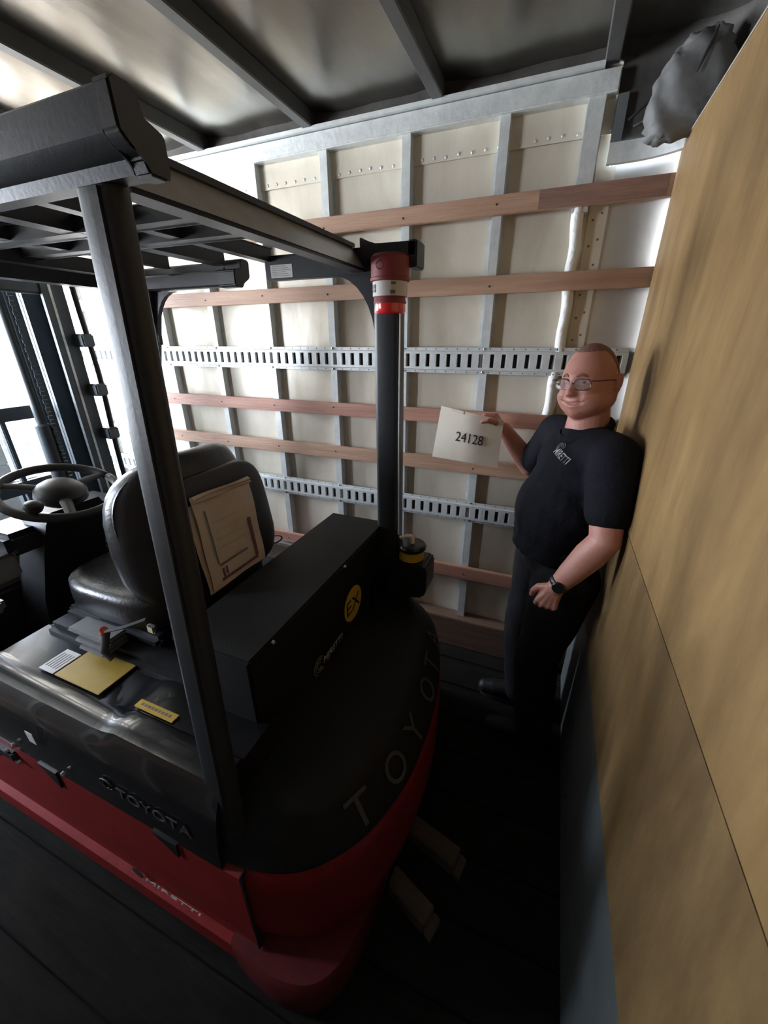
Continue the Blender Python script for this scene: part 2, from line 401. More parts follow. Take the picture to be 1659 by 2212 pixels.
# bulkhead ------------------------------------------------------------
wr = struct(box('wall_right', (XE+.04, XE+.06, Y0, 1.75, 0, 2.30), 'steelplate'))
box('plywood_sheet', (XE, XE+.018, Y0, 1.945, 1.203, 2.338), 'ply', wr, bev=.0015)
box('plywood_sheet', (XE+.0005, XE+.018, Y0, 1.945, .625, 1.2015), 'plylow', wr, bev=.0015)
box('sheet_edging', (XE-.001, XE+.03, Y0, 1.948, 2.338, 2.349), 'plyedge', wr, bev=.002)
kp = box('kick_plate', (XE+.004, XE+.03, Y0, 1.93, .0, .628), 'steelplate', wr, bev=.002)
for y in (1.16, 1.20): lathe('bolt', [(.009, 0), (.008, .005)], (XE+.004, y, .12), 'nose', kp, axis=(-1, 0, 0), n=10)
# curved header, post and nose shell above the bulkhead
def arcband(name, r, z0, z1, a0, a1, th, m, parent, x_in=None):
    bm = bmesh.new(); out = []; inn = []
    if x_in is not None: out.append((x_in, cy+r)); inn.append((x_in, cy+r+th))
    for i in range(13):
        a = math.radians(a0+(a1-a0)*i/12)
        out.append((cx+r*math.cos(a), cy+r*math.sin(a))); inn.append((cx+(r+th)*math.cos(a), cy+(r+th)*math.sin(a)))
    add_prism(bm, [(x, y, z0) for x, y in out+inn[::-1]], (0, 0, z1-z0))
    return bmobj(name, bm, m, parent, smooth=30)
arcband('curved_header', .245, 2.325, 2.385, 90, 10, .02, 'galv', wr, .056)
box('header_post', (.058, .092, 1.985, 2.02, 2.385, 2.52), 'steelplate', wr, bev=.002)
arcband('recess_back', .275, 2.385, 2.67, 90, 0, .01, 'nose', wr, .056)
bm = bmesh.new()
sec = [(.04, 2.66), (.25, 2.655), (.5, 2.58), (.66, 2.42), (.70, 2.2), (.70, 0.0)]
add_prism(bm, [(x, Y0, z) for x, z in sec]+[(x+.02, Y0, z+.02) for x, z in sec[::-1]], (0, YS-Y0+.1, 0))
struct(bmobj('trim_1', bm, 'nose', smooth=30))
# pale moulded bulge inside the nose
bm = bmesh.new()
g = bmesh.ops.create_uvsphere(bm, u_segments=36, v_segments=24, radius=1)['verts']
for v in g:
    c = v.co.copy(); sg = lambda t: math.copysign(abs(t)**.7, t)
    k = 1-.30*max(0, c.z)
    v.co = Vector((.245+.105*sg(c.x)*k, 1.86+.05*c.y, 2.452+.125*sg(c.z)+.03*c.x))
    v.co += Vector((.005*math.sin(30*c.z+3*c.x), .006*math.sin(9*c.x+7*c.z), .004*math.sin(20*c.x)))
pb = bmobj('moulded_bulge', bm, 'pale', wr, smooth=True)
tube('crack', [(.28, 1.812, 2.56), (.272, 1.807, 2.53), (.258, 1.806, 2.49), (.25, 1.807, 2.465)], [.002, .005, .004, .0015], 'ink', pb, n=6)
for i, (a, b, c) in enumerate((((.10, 1.95, 2.43), (.16, 1.93, 2.47), (.24, 1.92, 2.45)), ((.12, 1.95, 2.41), (.17, 1.92, 2.42), (.20, 1.92, 2.47)))):
    tube('cable', [a, b, c], .005, 'black', wr, n=6)
# ceiling -------------------------------------------------------------
ce = struct(box('ceiling', (X0, .05, Y0, YS+.05, 2.665, 2.70), 'roof'))
BEAMS = [.02, -.58, -1.165, -1.77, -2.37, -2.97, -3.57, -4.17, -4.77, -5.37]
for k, (a, b) in enumerate(zip([.05]+BEAMS[1:], BEAMS[1:]+[X0])):
    bm = bmesh.new(); nx, ny = 10, 12; vs = []; ph = random.uniform(0, 6)
    for i in range(nx+1):
        for j in range(ny+1):
            u, v = i/nx, j/ny
            d = -.016*math.sin(math.pi*u)*(.7+.3*math.sin(4*v+ph)) + .004*math.sin(11*u+5*v+ph)
            vs.append(bm.verts.new((b+(a-b)*u, Y0+(YS-Y0)*v, 2.655+d)))
    for i in range(nx):
        for j in range(ny):
            q = i*(ny+1)+j; bm.faces.new((vs[q], vs[q+ny+1], vs[q+ny+2], vs[q+1]))
    r = bmesh.ops.extrude_face_region(bm, geom=list(bm.faces))
    for v in [e for e in r['geom'] if isinstance(e, bmesh.types.BMVert)]: v.co.z = 2.665
    bmobj('roof_panel', bm, 'roof', ce, smooth=60)
b0 = None
for x in BEAMS:
    if b0 is None:
        bm = bmesh.new(); prof = [(x-.024, 2.603), (x-.02, 2.598), (x+.02, 2.598), (x+.024, 2.603), (x+.024, 2.655), (x+.018, 2.655), (x+.016, 2.61), (x-.016, 2.61), (x-.018, 2.655), (x-.024, 2.655)]
        add_prism(bm, [(a, Y0, b) for a, b in prof], (0, 1.985-Y0, 0)); b0 = bmobj('roof_beam', bm, 'beam', ce)
    else: copy_to(b0, (x-BEAMS[0], 0, 0)).parent = ce
# near side wall (behind the photographer) ------------------------------
wf = struct(box('wall_front', (SDX1, .9, Y0-.05, Y0-.012, 0, 2.66), 'lining'))
box('wall_section', (X0, SDX0, Y0-.05, Y0-.012, 0, 2.66), 'lining', wf)
box('wall_section', (SDX0, SDX1, Y0-.05, Y0-.012, SDZ, 2.66), 'lining', wf)
for k in range(5): box('added_shade_board', (SDX0+.002, SDX1-.002, Y0-.045, Y0-.02, .002+.25*k, .248+.25*k), 'steelplate', wf, bev=.004)  # boards added out of view to keep light off the floor
q0 = t0 = None
for s in STUDS:
    if s-.41 < SDX1: continue
    if q0 is None:
        q0 = box('panel', (s-.41, s-.017, Y0-.012, Y0, 0, 2.6), 'lining', wf)
        t0 = box('stud', (s-.04, s, Y0, Y0+.04, .0, 2.6), 'galv', wf, bev=.003); sx0 = s
    else:
        copy_to(q0, (s-sx0, 0, 0)).parent = wf; copy_to(t0, (s-sx0, 0, 0)).parent = wf
box('panel', (-.31, XE, Y0-.012, Y0, 0, 2.6), 'lining', wf)
for z in (.48, 1.12, 1.37, 1.93, 2.21): box('slat', (SDX1+.05, .27, Y0+.041, Y0+.066, z, z+.068), 'slat', wf, bev=.003)
bm = bmesh.new(); add_prism(bm, [(SDX0-.05, Y0+.02, 0), (SDX0-.05, Y0+.02, SDZ+.05), (SDX1+.05, Y0+.02, SDZ+.05), (SDX1+.05, Y0+.02, 0), (SDX1, Y0+.02, 0), (SDX1, Y0+.02, SDZ), (SDX0, Y0+.02, SDZ), (SDX0, Y0+.02, 0)], (0, -.08, 0))
struct(bmobj('trim_2', bm, 'galv'))
# rear door frame ----------------------------------------------------------
bm = bmesh.new(); add_prism(bm, [(X0, Y0-.05, 0), (X0, Y0-.05, 2.7), (X0, YS+.05, 2.7), (X0, YS+.05, 0), (X0, DY1, 0), (X0, DY1, DZ1), (X0, DY0, DZ1), (X0, DY0, 0)], (-.06, 0, 0))
dr = struct(bmobj('door_1', bm, 'galv'))
box('door_leaf', (X0-.055, X0-.02, Y0+.0, DY0-.002, .005, 2.6), 'lining', dr, bev=.004)
for k in range(5): box('added_light_stop', (X0-.055, X0-.02, DY0+.002, DY1-.002, .005+.229*k, .232+.229*k), 'steelplate', dr, bev=.004)  # boards added out of view to shade the lower part of the box
# ================================================================== FORKLIFT
FK = empty('forklift', (-1.2, .97, 0), 'red and black electric forklift truck standing in the truck box, mast towards the open end', 'forklift')
NY, FY = .352, 1.585                     # near and far flanks
# counterweight plan contour (y, x), rear seen from above, near flank -> far flank
CW = [(.352, -.62), (.354, -.57), (.366, -.50), (.392, -.42), (.445, -.345), (.55, -.268), (.70, -.220), (.84, -.208), (.98, -.212), (1.10, -.228), (1.25, -.262), (1.38, -.315), (1.47, -.38), (1.53, -.45), (1.565, -.53), (1.58, -.62)]
def smoothc(P, n=4):
    P = [np.array(p) for p in P]; out = []
    for i in range(len(P)-1):
        a, b, c, d = P[max(i-1, 0)], P[i], P[i+1], P[min(i+2, len(P)-1)]
        for k in range(n):
            t = k/n; out.append(.5*((2*b)+(c-a)*t+(2*a-5*b+4*c-d)*t*t+(3*b-a-3*c+d)*t**3))
    out.append(P[-1]); return out
CWs = smoothc(CW)
CYM = .966
def contour(inset, z, xmin=-.62):
    """inset contour toward the middle of the truck"""
    out = []
    for i, p in enumerate(CWs):
        a, b = CWs[max(i-1, 0)], CWs[min(i+1, len(CWs)-1)]
        t = (b-a)/np.linalg.norm(b-a); nrm = np.array([t[1], -t[0]])   # (y,x) left normal
        c = np.array([CYM, -.62])-p
        if nrm@c < 0: nrm = -nrm
        q = p+nrm*inset
        out.append(Vector((max(min(q[1], 9), xmin) if i not in (0, len(CWs)-1) else xmin, q[0], z)))
    return out
def loft(name, rings, m, parent, smooth=40, cap=True):
    bm = bmesh.new(); R = [[bm.verts.new(p) for p in r] for r in rings]
    n = len(R[0])
    for i in range(len(R)-1):
        for j in range(n): bm.faces.new((R[i][j], R[i][(j+1) % n], R[i+1][(j+1) % n], R[i+1][j]))
    if cap: bm.faces.new(R[0][::-1]); bm.faces.new(R[-1])
    return bmobj(name, bm, m, parent, smooth)
cw = loft('counterweight', [contour(.06, .15), contour(.03, .17), contour(.012, .24), contour(.0, .30), contour(.0, .47), contour(.004, .535), contour(.012, .55)], 'red', FK)
cwu = loft('counterweight_cover', [contour(.012, .552), contour(.006, .56), contour(.012, .585), contour(.075, .655), contour(.09, .668), contour(.12, .675)], 'matte', FK, 50)
# lower base flange under the counterweight, squarer at the rear
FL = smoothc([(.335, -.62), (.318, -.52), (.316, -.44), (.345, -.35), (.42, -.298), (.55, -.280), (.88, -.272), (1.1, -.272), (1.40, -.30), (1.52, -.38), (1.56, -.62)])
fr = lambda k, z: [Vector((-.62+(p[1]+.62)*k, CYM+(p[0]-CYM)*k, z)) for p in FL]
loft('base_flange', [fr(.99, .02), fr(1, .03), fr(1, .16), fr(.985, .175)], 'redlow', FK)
# raised letters round the rear face
def face_at(t):
    i = int(t); f = t-i; p = CWs[i]*(1-f)+CWs[i+1]*f; d = CWs[min(i+2, len(CWs)-1)]-CWs[max(i-1, 0)]
    d = d/np.linalg.norm(d); return p, d
ys = [.56, .70, .845, 1.0, 1.145, 1.28]
for ch, yy in zip('TOYOTA', ys):
    i = min(range(len(CWs)-1), key=lambda k: abs(CWs[k][0]-yy)); p, d = face_at(i)
    x = Vector((d[1], d[0], 0)); nrm = Vector((d[0], -d[1], 0))
    if nrm.x < 0: nrm = -nrm
    o = Vector((p[1], p[0], .618))-nrm*.040
    up = Vector((0, 0, .70))-nrm*.63
    text('letter', ch, 'emboss', o+x.cross(up.normalized())*.001, x, up, .078, cwu, ext=.003, width=.075 if ch != 'O' else .085)
# seam between counterweight and chassis
box('seam', (-.5305, -.5275, NY-.001, NY+.02, .18, .55), 'ink', cw)
# chassis flank, near and far
for y, sg in ((NY, 1), (FY, -1)):
    yo = y
    prof = [(yo+sg*.03, .045), (yo-sg*.012, .045), (yo-sg*.012, .125), (yo+sg*.008, .14), (yo+sg*.004, .20), (yo, .30), (yo, .535), (yo+sg*.03, .55), (yo+sg*.2, .55), (yo+sg*.2, .045)]
    prism('chassis_side', [(-.535, a, b) for a, b in prof], (-1.30, 0, 0), 'red', FK)
box('chassis_floor', (-1.9, -.55, NY+.15, FY-.15, .10, .56), 'matte', FK, bev=.01)
# maker lettering low on the near flank
sx = (1, 0, 0)
text('side_lettering', 'MIRETTI', 'logo', (-.86, NY-.0045, .165), sx, (0, 0, 1), .024, FK, shear=.25, width=.24)
lathe('side_emblem', [(.024, 0), (.024, .001)], (-1.01, NY-.0035, .17), 'ink', FK, axis=(0, -1, 0), n=20)
box('latch', (-.73, -.712, NY-.008, NY, .088, .108), 'chrome', FK, bev=.002)
# near side black cover: section swept along x, with toothed lower edge
def side_cover(y, sg, name):
    prof = [(y-sg*.003, .515), (y-sg*.006, .56), (y-sg*.002, .62), (y+sg*.010, .70), (y+sg*.022, .735), (y+sg*.045, .762), (y+sg*.075, .772), (y+sg*.115, .768), (y+sg*.125, .765), (y+sg*.27, .768), (y+sg*.28, .56)]
    xs = [-.585, -.62, -.72, -.80, -.86, -.90, -.95, -1.0, -1.05, -1.2, -1.4, -1.55, -1.63]
    rings = []
    for x in xs:
        ridge = max(0., min(1., (x+1.03)/.08)); ridge = ridge*ridge*(3-2*ridge)
        r = []
        for i, (a, b) in enumerate(prof):
            if i in (5, 6, 7): b += ridge*.022
            if i in (8, 9): b += ridge*.012
            r.append(Vector((x, a, b)))
        rings.append(r)
    return loft(name, rings, 'gloss', FK, 30)
sc_ = side_cover(NY+.004, 1, 'side_cover'); side_cover(FY-.004, -1, 'side_cover')
for xa, d in ((-1.33, .075), (-.83, .06)):
    prism('cover_tooth', [(xa, NY-.006, .53), (xa+.09, NY-.006, .53), (xa+.085, NY-.006, .53-d)], (0, .008, 0), 'gloss', sc_)
text('side_lettering', 'TOYOTA', 'emboss', (-.80, NY+.001, .625), sx, (0, .05, 1), .036, sc_, ext=.002, width=.27)
bm = bmesh.new()
for r1, r2 in ((.026, .017), (.012, .017)):
    P = [(-.975+r1*math.cos(a), NY+.001, .632+r2*math.sin(a)) for a in [2*math.pi*i/20 for i in range(21)]]
    add_tube(bm, P, .0022, 5)
bmobj('side_emblem', bm, 'emboss', sc_, smooth=True)
# plates on the cover's top
box('warning_plate', (-1.335, -1.125, .475, .60, .773, .7765), 'ochre', sc_, bev=.001)
box('data_plate', (-1.415, -1.342, .475, .565, .773, .776), 'white', sc_, bev=.001)
for i in range(5): box('print_line', (-1.405+.012*i, -1.402+.012*i, .49, .55, .7762, .7766), 'grey_ink', sc_)
bm = bmesh.new(); add_box(bm, -.985, -.835, .485, .512, .780, .7835, bev=.012)
bmobj('warning_strip', bm, 'yellow', sc_)
for i in range(9): box('print_mark', (-.968+.0132*i, -.9585+.0132*i, .4945, .5025, .7832, .7838), 'grey_ink', sc_)
for x, y in ((-.80, .56), (-.775, .535), (-.75, .555), (-.80, .62)): lathe('screw', [(.007, 0), (.007, .008), (.004, .010)], (x, y, .78), 'chrome', sc_, n=10)
box('side_sticker', (-1.30, -1.265, NY-.0055, NY-.004, .645, .69), 'white', sc_)
# step and hinge bits near the front
box('step_bracket', (-1.66, -1.47, NY-.014, NY+.01, .46, .50), 'black', FK, bev=.006)
for x, z in ((-1.42, .57), (-1.50, .50), (-1.45, .47), (-1.17, .575)): lathe('bolt', [(.008, 0), (.008, .008), (.003, .01)], (x, NY-.006, z), 'chrome', FK, axis=(0, -1, 0), n=8)
# deck under the seat, front cowl, floor
box('battery_hood', (-1.60, -.64, .60, 1.335, .55, .80), 'matte', FK, bev=.02)
box('floor_plate', (-2.15, -1.58, .37, 1.57, .36, .42), 'black', FK, bev=.01)
box('front_step', (-1.85, -1.60, .35, .60, .40, .44), 'black', FK, bev=.008)
prism('front_cowl', [(-2.02, .37, .40), (-2.22, .37, .40), (-2.22, .37, .86), (-2.12, .37, .92), (-2.02, .37, .78)], (0, 1.2, 0), 'black', FK, bev=.012)
prism('fender', [(-1.62, .35, .42), (-2.25, .35, .42), (-2.25, .35, .78), (-2.12, .35, .84), (-1.95, .35, .62), (-1.75, .35, .50)], (0, .12, 0), 'black', FK, bev=.01)
box('cowl_label', (-1.93, -1.85, .347, .3495, .52, .55), 'greyplastic', FK)
# wheels
def wheel(x, y, r, wdt):
    o = lathe('wheel', [(r*.62, -wdt/2), (r*.95, -wdt/2), (r, -wdt*.35), (r, wdt*.35), (r*.95, wdt/2), (r*.62, wdt/2)], (x, y, r+.001), 'tyre', FK, axis=(0, 1, 0), n=32)
    lathe('rim', [(r*.6, -wdt*.42), (r*.6, wdt*.42)], (x, y, r+.001), 'red', o, axis=(0, 1, 0), n=24)
wheel(-2.02, .48, .23, .17); wheel(-2.02, 1.46, .23, .17); wheel(-.62, .80, .19, .14); wheel(-.62, 1.13, .19, .14)
# battery box with the EX disc
bx = box('rear_box', (-.872, -.612, .575, 1.485, .665, 1.0), 'matte', FK, bev=.008)
box('box_lid', (-.876, -.606, .572, 1.488, .985, 1.003), 'matte', bx, bev=.006)
for y in (.667, 1.09): lathe('bolt', [(.007, 0), (.006, .006), (.002, .008)], (-.606, y, .992), 'chrome', bx, axis=(1, 0, 0), n=10)
lathe('badge', [(.074, 0), (.074, .0012)], (-.612, 1.155, .785), 'yellow', bx, axis=(1, 0, 0), n=40)
text('badge_letters', 'EX', 'ink', (-.6106, 1.155, .785), (0, 1, 0), (0, 0, 1), .062, bx, width=.112)
text('box_lettering', 'MIRETTI', 'logo', (-.6115, .985, .703), (0, 1, 0), (0, 0, 1), .026, bx, shear=.25, width=.145, bold=.01)
box('print_mark', (-.6125, -.6112, .938, .962, .679, .685), 'grey_ink', bx)
bm = bmesh.new()
for k in (.034, .024, .013):
    P = [(-.611, .885+k*math.cos(a), .705+k*math.sin(a)) for a in [math.pi*.25+1.5*math.pi*i/18 for i in range(19)]]
    add_tube(bm, P, .002, 5)
bmobj('box_emblem', bm, 'grey_ink', bx, smooth=True)
# overhead guard ---------------------------------------------------------
og = prism('overhead_guard', [(-.655, .56, 1.962), (-.700, .56, 1.962), (-.700, .56, 1.972), (-.660, .56, 1.972)], (0, .88, 0), 'guard', FK)
prism('rear_beam_web', [(-.658, .55, 1.972), (-.668, .55, 1.972), (-.716, .55, 2.036), (-.706, .55, 2.036)], (0, .885, 0), 'guardlt', og)
prism('rear_beam_lip', [(-.696, .55, 2.036), (-.75, .55, 2.036), (-.75, .55, 2.05), (-.696, .55, 2.048)], (0, .885, 0), 'guard', og)
def pillar(P0, P1, name='pillar'):
    """P0/P1: (x0,x1,y0,y1,z) bottom and top section, rounded box section"""
    rings = []
    for t in (0, .3, .7, 1):
        x0, x1, y0, y1, z = [P0[i]*(1-t)+P1[i]*t for i in range(5)]
        c = .018; r = []
        for sx_, sy_, qa in ((1, 1, 0), (-1, 1, 90), (-1, -1, 180), (1, -1, 270)):
            ccx = (x1-c) if sx_ > 0 else (x0+c); ccy = (y1-c) if sy_ > 0 else (y0+c)
            for k in range(4):
                a = math.radians(qa+30*k); r.append(Vector((ccx+c*math.cos(a), ccy+c*math.sin(a), z)))
        rings.append(r)
    return loft(name, rings, 'guard', og, 40)
pn = pillar((-.628, -.546, .375, .42, .52), (-.694, -.612, .49, .53, 1.965))
# pressed rib along the pillar's outer face
loft('pillar_rib', [[Vector(p) for p in ((-.585, .374, .60), (-.565, .374, .60), (-.565, .385, .60), (-.585, .385, .60))], [Vector(p) for p in ((-.652, .4845, 1.95), (-.634, .4845, 1.95), (-.634, .495, 1.95), (-.652, .495, 1.95))]], 'guard', og)
pf = pillar((-.628, -.530, 1.44, 1.52, .66), (-.628, -.532, 1.42, 1.50, 2.02))
pillar((-2.12, -2.02, 1.40, 1.48, .8), (-1.75, -1.66, 1.40, 1.48, 1.97)); pillar((-2.12, -2.02, .40, .48, .8), (-1.80, -1.71, .46, .54, 1.97))
# side rails: rounded, stepped section
def srail(pts, x0, x1, nm):
    bm = bmesh.new(); add_prism(bm, [(x0, a, b) for a, b in pts], (x1-x0, 0, 0)); return bmobj(nm, bm, 'guard', og, smooth=25)
RP = [(.455, 1.985), (.453, 2.028), (.460, 2.034), (.484, 2.034), (.490, 2.028), (.490, 2.004), (.516, 2.002), (.521, 1.996), (.521, 1.958), (.515, 1.952), (.488, 1.952), (.484, 1.968), (.465, 1.975)]
srail(RP, -1.98, -.56, 'side_rail')
prism('rail_end_cap', [(-.56, .485+(a-.485)*1.08, 1.995+(b-1.995)*1.08) for a, b in RP], (.03, 0, 0), 'black', og, bev=.003)
RF = [(1.94-a, b-.004) for a, b in RP]; RF = [(1.49-(1.49-a)*1.25, 1.995+(b-1.995)*1.1) for a, b in RF]
srail(RF, -1.98, -1.27, 'side_rail')
prism('rail_end_cap', [(-1.275, 1.45+(a-1.45)*1.1, 1.99+(b-1.99)*1.1) for a, b in RF], (.085, 0, 0), 'black', og, bev=.003)
# short far rail with maker's label, gusset
lb = box('far_rail', (-1.07, -.60, 1.43, 1.465, 1.955, 2.035), 'guard', og, bev=.004)
box('rail_label', (-1.045, -.95, 1.4285, 1.431, 1.962, 2.004), 'white', og)
for i in range(6): box('print_line', (-1.038, -.958-.01*(i % 3), 1.4278, 1.4286, 1.968+.006*i, 1.9695+.006*i), 'grey_ink', og)
def gusset(xa, za, r, sgn, y, th):
    P = [(xa, y, za), (xa+sgn*r, y, za)]
    for i in range(9):
        a = math.radians(90*i/8); P.append((xa+sgn*(r-r*math.sin(a)), y, za-r*1.25+r*1.25*math.cos(a)) if False else (xa+sgn*r*(1-math.sin(a)), y, za-r*1.4*(1-math.cos(a))))
    prism('gusset', P, (0, th, 0), 'guard', og)
gusset(-.625, 1.957, .16, -1, 1.44, .02); gusset(-1.70, 1.94, .15, 1, 1.43, .02)
# roof bars: across and along
def bar(a, b, h=.045, wd=.03, nm='roof_bar'):
    a, b = Vector(a), Vector(b); t = (b-a).normalized(); s = t.cross(Vector((0, 0, 1)))
    bm = bmesh.new(); M = frm(t, s, (0, 0, 1), a); L = (b-a).length
    add_box(bm, 0, L, -wd/2, wd/2, 0, h, bev=.003, M=M); return bmobj(nm, bm, 'guard', og, smooth=35)
bar((-1.06, .53, 2.015), (-1.06, 1.445, 2.015)); bar((-1.27, .53, 2.015), (-1.27, 1.42, 2.015), .05, .05)
bar((-1.82, .5, 2.0), (-1.82, 1.44, 2.0), .05, .05); bar((-1.55, .53, 2.02), (-1.55, 1.42, 2.02))
bar((-.752, .885, 2.012), (-1.86, .885, 2.02), .035, .05); bar((-.752, 1.05, 2.012), (-1.86, 1.05, 2.02), .035, .05)
bar((-1.93, .5, 1.96), (-1.93, 1.44, 1.96), .05, .06)
# beacon on the far pillar ------------------------------------------------
bk = prism('beacon_bracket', [(-.655, 1.385, 1.99), (-.655, 1.385, 2.055), (-.60, 1.385, 2.03), (-.462, 1.385, 2.032), (-.462, 1.385, 1.99)], (0, .07, 0), 'guard', FK, bev=.003)
box('bracket_back', (-.49, -.458, 1.385, 1.47, 1.96, 2.035), 'guard', bk, bev=.004)
bo = (-.543, 1.375)
lathe('beacon_housing', [(.054, 1.996), (.062, 1.988), (.062, 1.932), (.064, 1.93), (.064, 1.922), (.060, 1.92)], (*bo, 0), 'beacon', bk)
bl = lathe('beacon_band', [(.057, 1.921), (.0565, 1.878)], (*bo, 0), 'white', bk)
lathe('beacon_collar', [(.050, 1.879), (.052, 1.868), (.054, 1.862), (.054, 1.858)], (*bo, 0), 'beacon', bk)
lathe('beacon_lens', [(.051, 1.859), (.052, 1.835), (.048, 1.828), (.02, 1.826)], (*bo, 0), 'lens', bk)
bm = bmesh.new()
for a0, z, hh in ((-2.3, 1.905, .012), (-2.3, 1.893, .008), (-1.05, 1.888, .010), (-1.0, 1.912, .007)):
    p = Vector((bo[0]+.0578*math.cos(a0), bo[1]+.0578*math.sin(a0), z)); tx = Vector((-math.sin(a0), math.cos(a0), 0))
    add_box(bm, -.008, .008, -.0004, .0004, -hh/2, hh/2, M=frm(tx, tx.cross(Vector((0, 0, 1))), (0, 0, 1), p))
tag(bmobj('band_print', bm, 'grey_ink', bk), kind='stuff')
P = [(bo[0]+.0615*math.cos(-1.75)+.012*math.cos(a), bo[1]-.0615, 1.962+.012*math.sin(a)) for a in [2*math.pi*i/16 for i in range(17)]]
tube('beacon_emblem', P, .0012, 'redlow', bk, n=5)
# switch housing with pale lever at the far rear corner --------------------
sw = prism('switch_pedestal', [(-.555, 1.40, .665), (-.40, 1.40, .70), (-.385, 1.40, .73), (-.385, 1.40, .845), (-.40, 1.40, .86), (-.555, 1.40, .86)], (0, .14, 0), 'black', FK, bev=.008)
so = (-.470, 1.455)
lathe('switch_drum', [(.054, .85), (.054, .925)], (*so, 0), 'black', sw)
lathe('switch_label', [(.0548, .868), (.0548, .908)], (*so, 0), 'yellow', sw)
lathe('switch_cap', [(.055, .912), (.064, .916), (.064, .928), (.056, .936), (.03, .938)], (*so, 0), 'gloss', sw)
tube('switch_lever', [(-.468, 1.455, .938), (-.468, 1.455, .958), (-.474, 1.452, .97), (-.49, 1.447, .972), (-.52, 1.44, .962)], [.011, .010, .010, .008, .006], 'cream', sw, n=10)
tube('thin_cable', [(-.527, 1.43, 1.86), (-.525, 1.425, 1.4), (-.522, 1.43, .98)], .0035, 'galv', FK, n=6)
# seat ---------------------------------------------------------------------
def superslab(name, M, hx, hy, hz, e1, e2, m, parent, dent=None, nu=36, nv=20):
    bm = bmesh.new(); g = bmesh.ops.create_uvsphere(bm, u_segments=nu, v_segments=nv, radius=1)['verts']
    f = lambda t, e: math.copysign(abs(t)**e, t)
    for v in g:
        c = v.co; r = math.hypot(c.x, c.y) or 1e-9
        a, b = c.x/r, c.y/r
        q = Vector((f(a, e2)*f(r, e1)*hx, f(b, e2)*f(r, e1)*hy, f(c.z, e1)*hz))
        if dent: q = dent(q)
        v.co = M @ q
    return bmobj(name, bm, m, parent, smooth=True)
st = box('seat', (-1.56, -1.08, .66, 1.14, .80, .845), 'black', FK, bev=.015)
SC = (-1.31, .90, .905)
superslab('cushion', Matrix.Translation(SC), .27, .255, .075, .55, .6, 'vinyl', st, lambda q: Vector((q.x, q.y, q.z+(.022*(abs(q.y)/.255)**2 if q.z > 0 else 0)+(.012 if q.x < -.2 else 0))))
th = math.radians(-9)
Mb = Matrix.Translation((-1.055, .95, 1.155)) @ Matrix.Rotation(th, 4, 'Y') @ frm((0, 1, 0), (0, 0, 1), (1, 0, 0))
bk_ = superslab('backrest', Mb, .285, .265, .075, .6, .55, 'vinyl', st, lambda q: Vector((q.x*(1-.10*max(0, q.y/.255)), q.y, q.z-.11*(abs(q.x)/.275)**2.2+(.02 if q.y < -.1 else 0)*q.y)))
superslab('back_shell', Mb @ Matrix.Translation((0, -.01, .048)), .225, .205, .05, .5, .5, 'black', st)
superslab('lower_shell', Matrix.Translation((-1.03, .91, .93)) @ frm((0, 1, 0), (0, 0, 1), (1, 0, 0)), .20, .10, .06, .5, .5, 'black', st)
tube('piping', [Mb @ Vector((.272*math.copysign(abs(math.cos(a))**.5, math.cos(a))*(1-.10*max(0, math.sin(a))), .25*math.copysign(abs(math.sin(a))**.5, math.sin(a)), .02-.11*abs(math.cos(a))**1.2)) for a in [2*math.pi*i/48 for i in range(49)]], .006, 'vinyl', st, n=6)
for k, (dx, dz) in enumerate(((0, 0), (.045, -.022), (.075, -.036))):
    box('seat_slide', (-1.42+dx, -1.22, .585-.01*k, .66, .835+dz, .850+dz), 'greyplastic', st, bev=.006)
tube('belt_buckle', [(-1.23, .60, .87), (-1.215, .59, .895), (-1.205, .585, .91)], [.013, .015, .011], 'belt', st, n=8)
tube('belt_strap', [(-1.205, .588, .895), (-1.20, .575, .865), (-1.205, .565, .835), (-1.18, .57, .81)], .014, 'black', st, n=8, flat=(.3, 1))
tube('belt_stalk', [(-1.21, .585, .90), (-1.13, .60, .93), (-1.07, .64, .95)], .009, 'tyre', st, n=8, flat=(.5, 1))
box('anchor', (-1.075, -1.045, .635, .65, .90, .93), 'chrome', st, bev=.004)
P = [(-.965+.018*math.cos(a), 1.16+.028*math.cos(a), 1.0+.016*math.sin(a)) for a in [2*math.pi*i/16 for i in range(17)]]
tube('lifting_ring', P, .0035, 'chrome', st, n=6)
# steering column, wheel, levers --------------------------------------------
WC = Vector((-1.68, .84, 1.225))
sc2 = loft('steering_column', [[Vector((x+dx*s, .86+dy*s, z)) for dx, dy in ((.10, .12), (-.02, .13), (-.10, .10), (-.10, -.10), (-.02, -.13), (.10, -.12))] for x, z, s in ((-2.02, .45, 1.2), (-1.95, .75, 1.1), (-1.84, .98, 1.0), (-1.76, 1.12, .95), (-1.73, 1.165, .75))], 'black', FK, 30)
wn = Vector((.30, 0, .95)).normalized(); wx = Vector((0, 1, 0)); wy = wn.cross(wx)
RW = .185
bm = bmesh.new(); add_tube(bm, [WC+(wx*math.cos(a)+wy*math.sin(a))*RW for a in [2*math.pi*i/40 for i in range(41)]], .016, 10)
bmobj('steering_wheel', bm, 'rubber', sc2, smooth=True)
lathe('wheel_hub', [(.07, -.035), (.085, -.02), (.082, .005), (.06, .025), (.025, .033)], WC, 'black', sc2, axis=wn)
for a in (0.15, 2.3, 4.3):
    d = wx*math.cos(a)+wy*math.sin(a); tube('spoke', [WC+d*.05, WC+d*.12+wn*.004, WC+d*RW], [.022, .018, .016], 'rubber', sc2, n=8, flat=(.5, 1), up=tuple(wn))
kb = WC+(wx*math.cos(3.75)+wy*math.sin(3.75))*RW
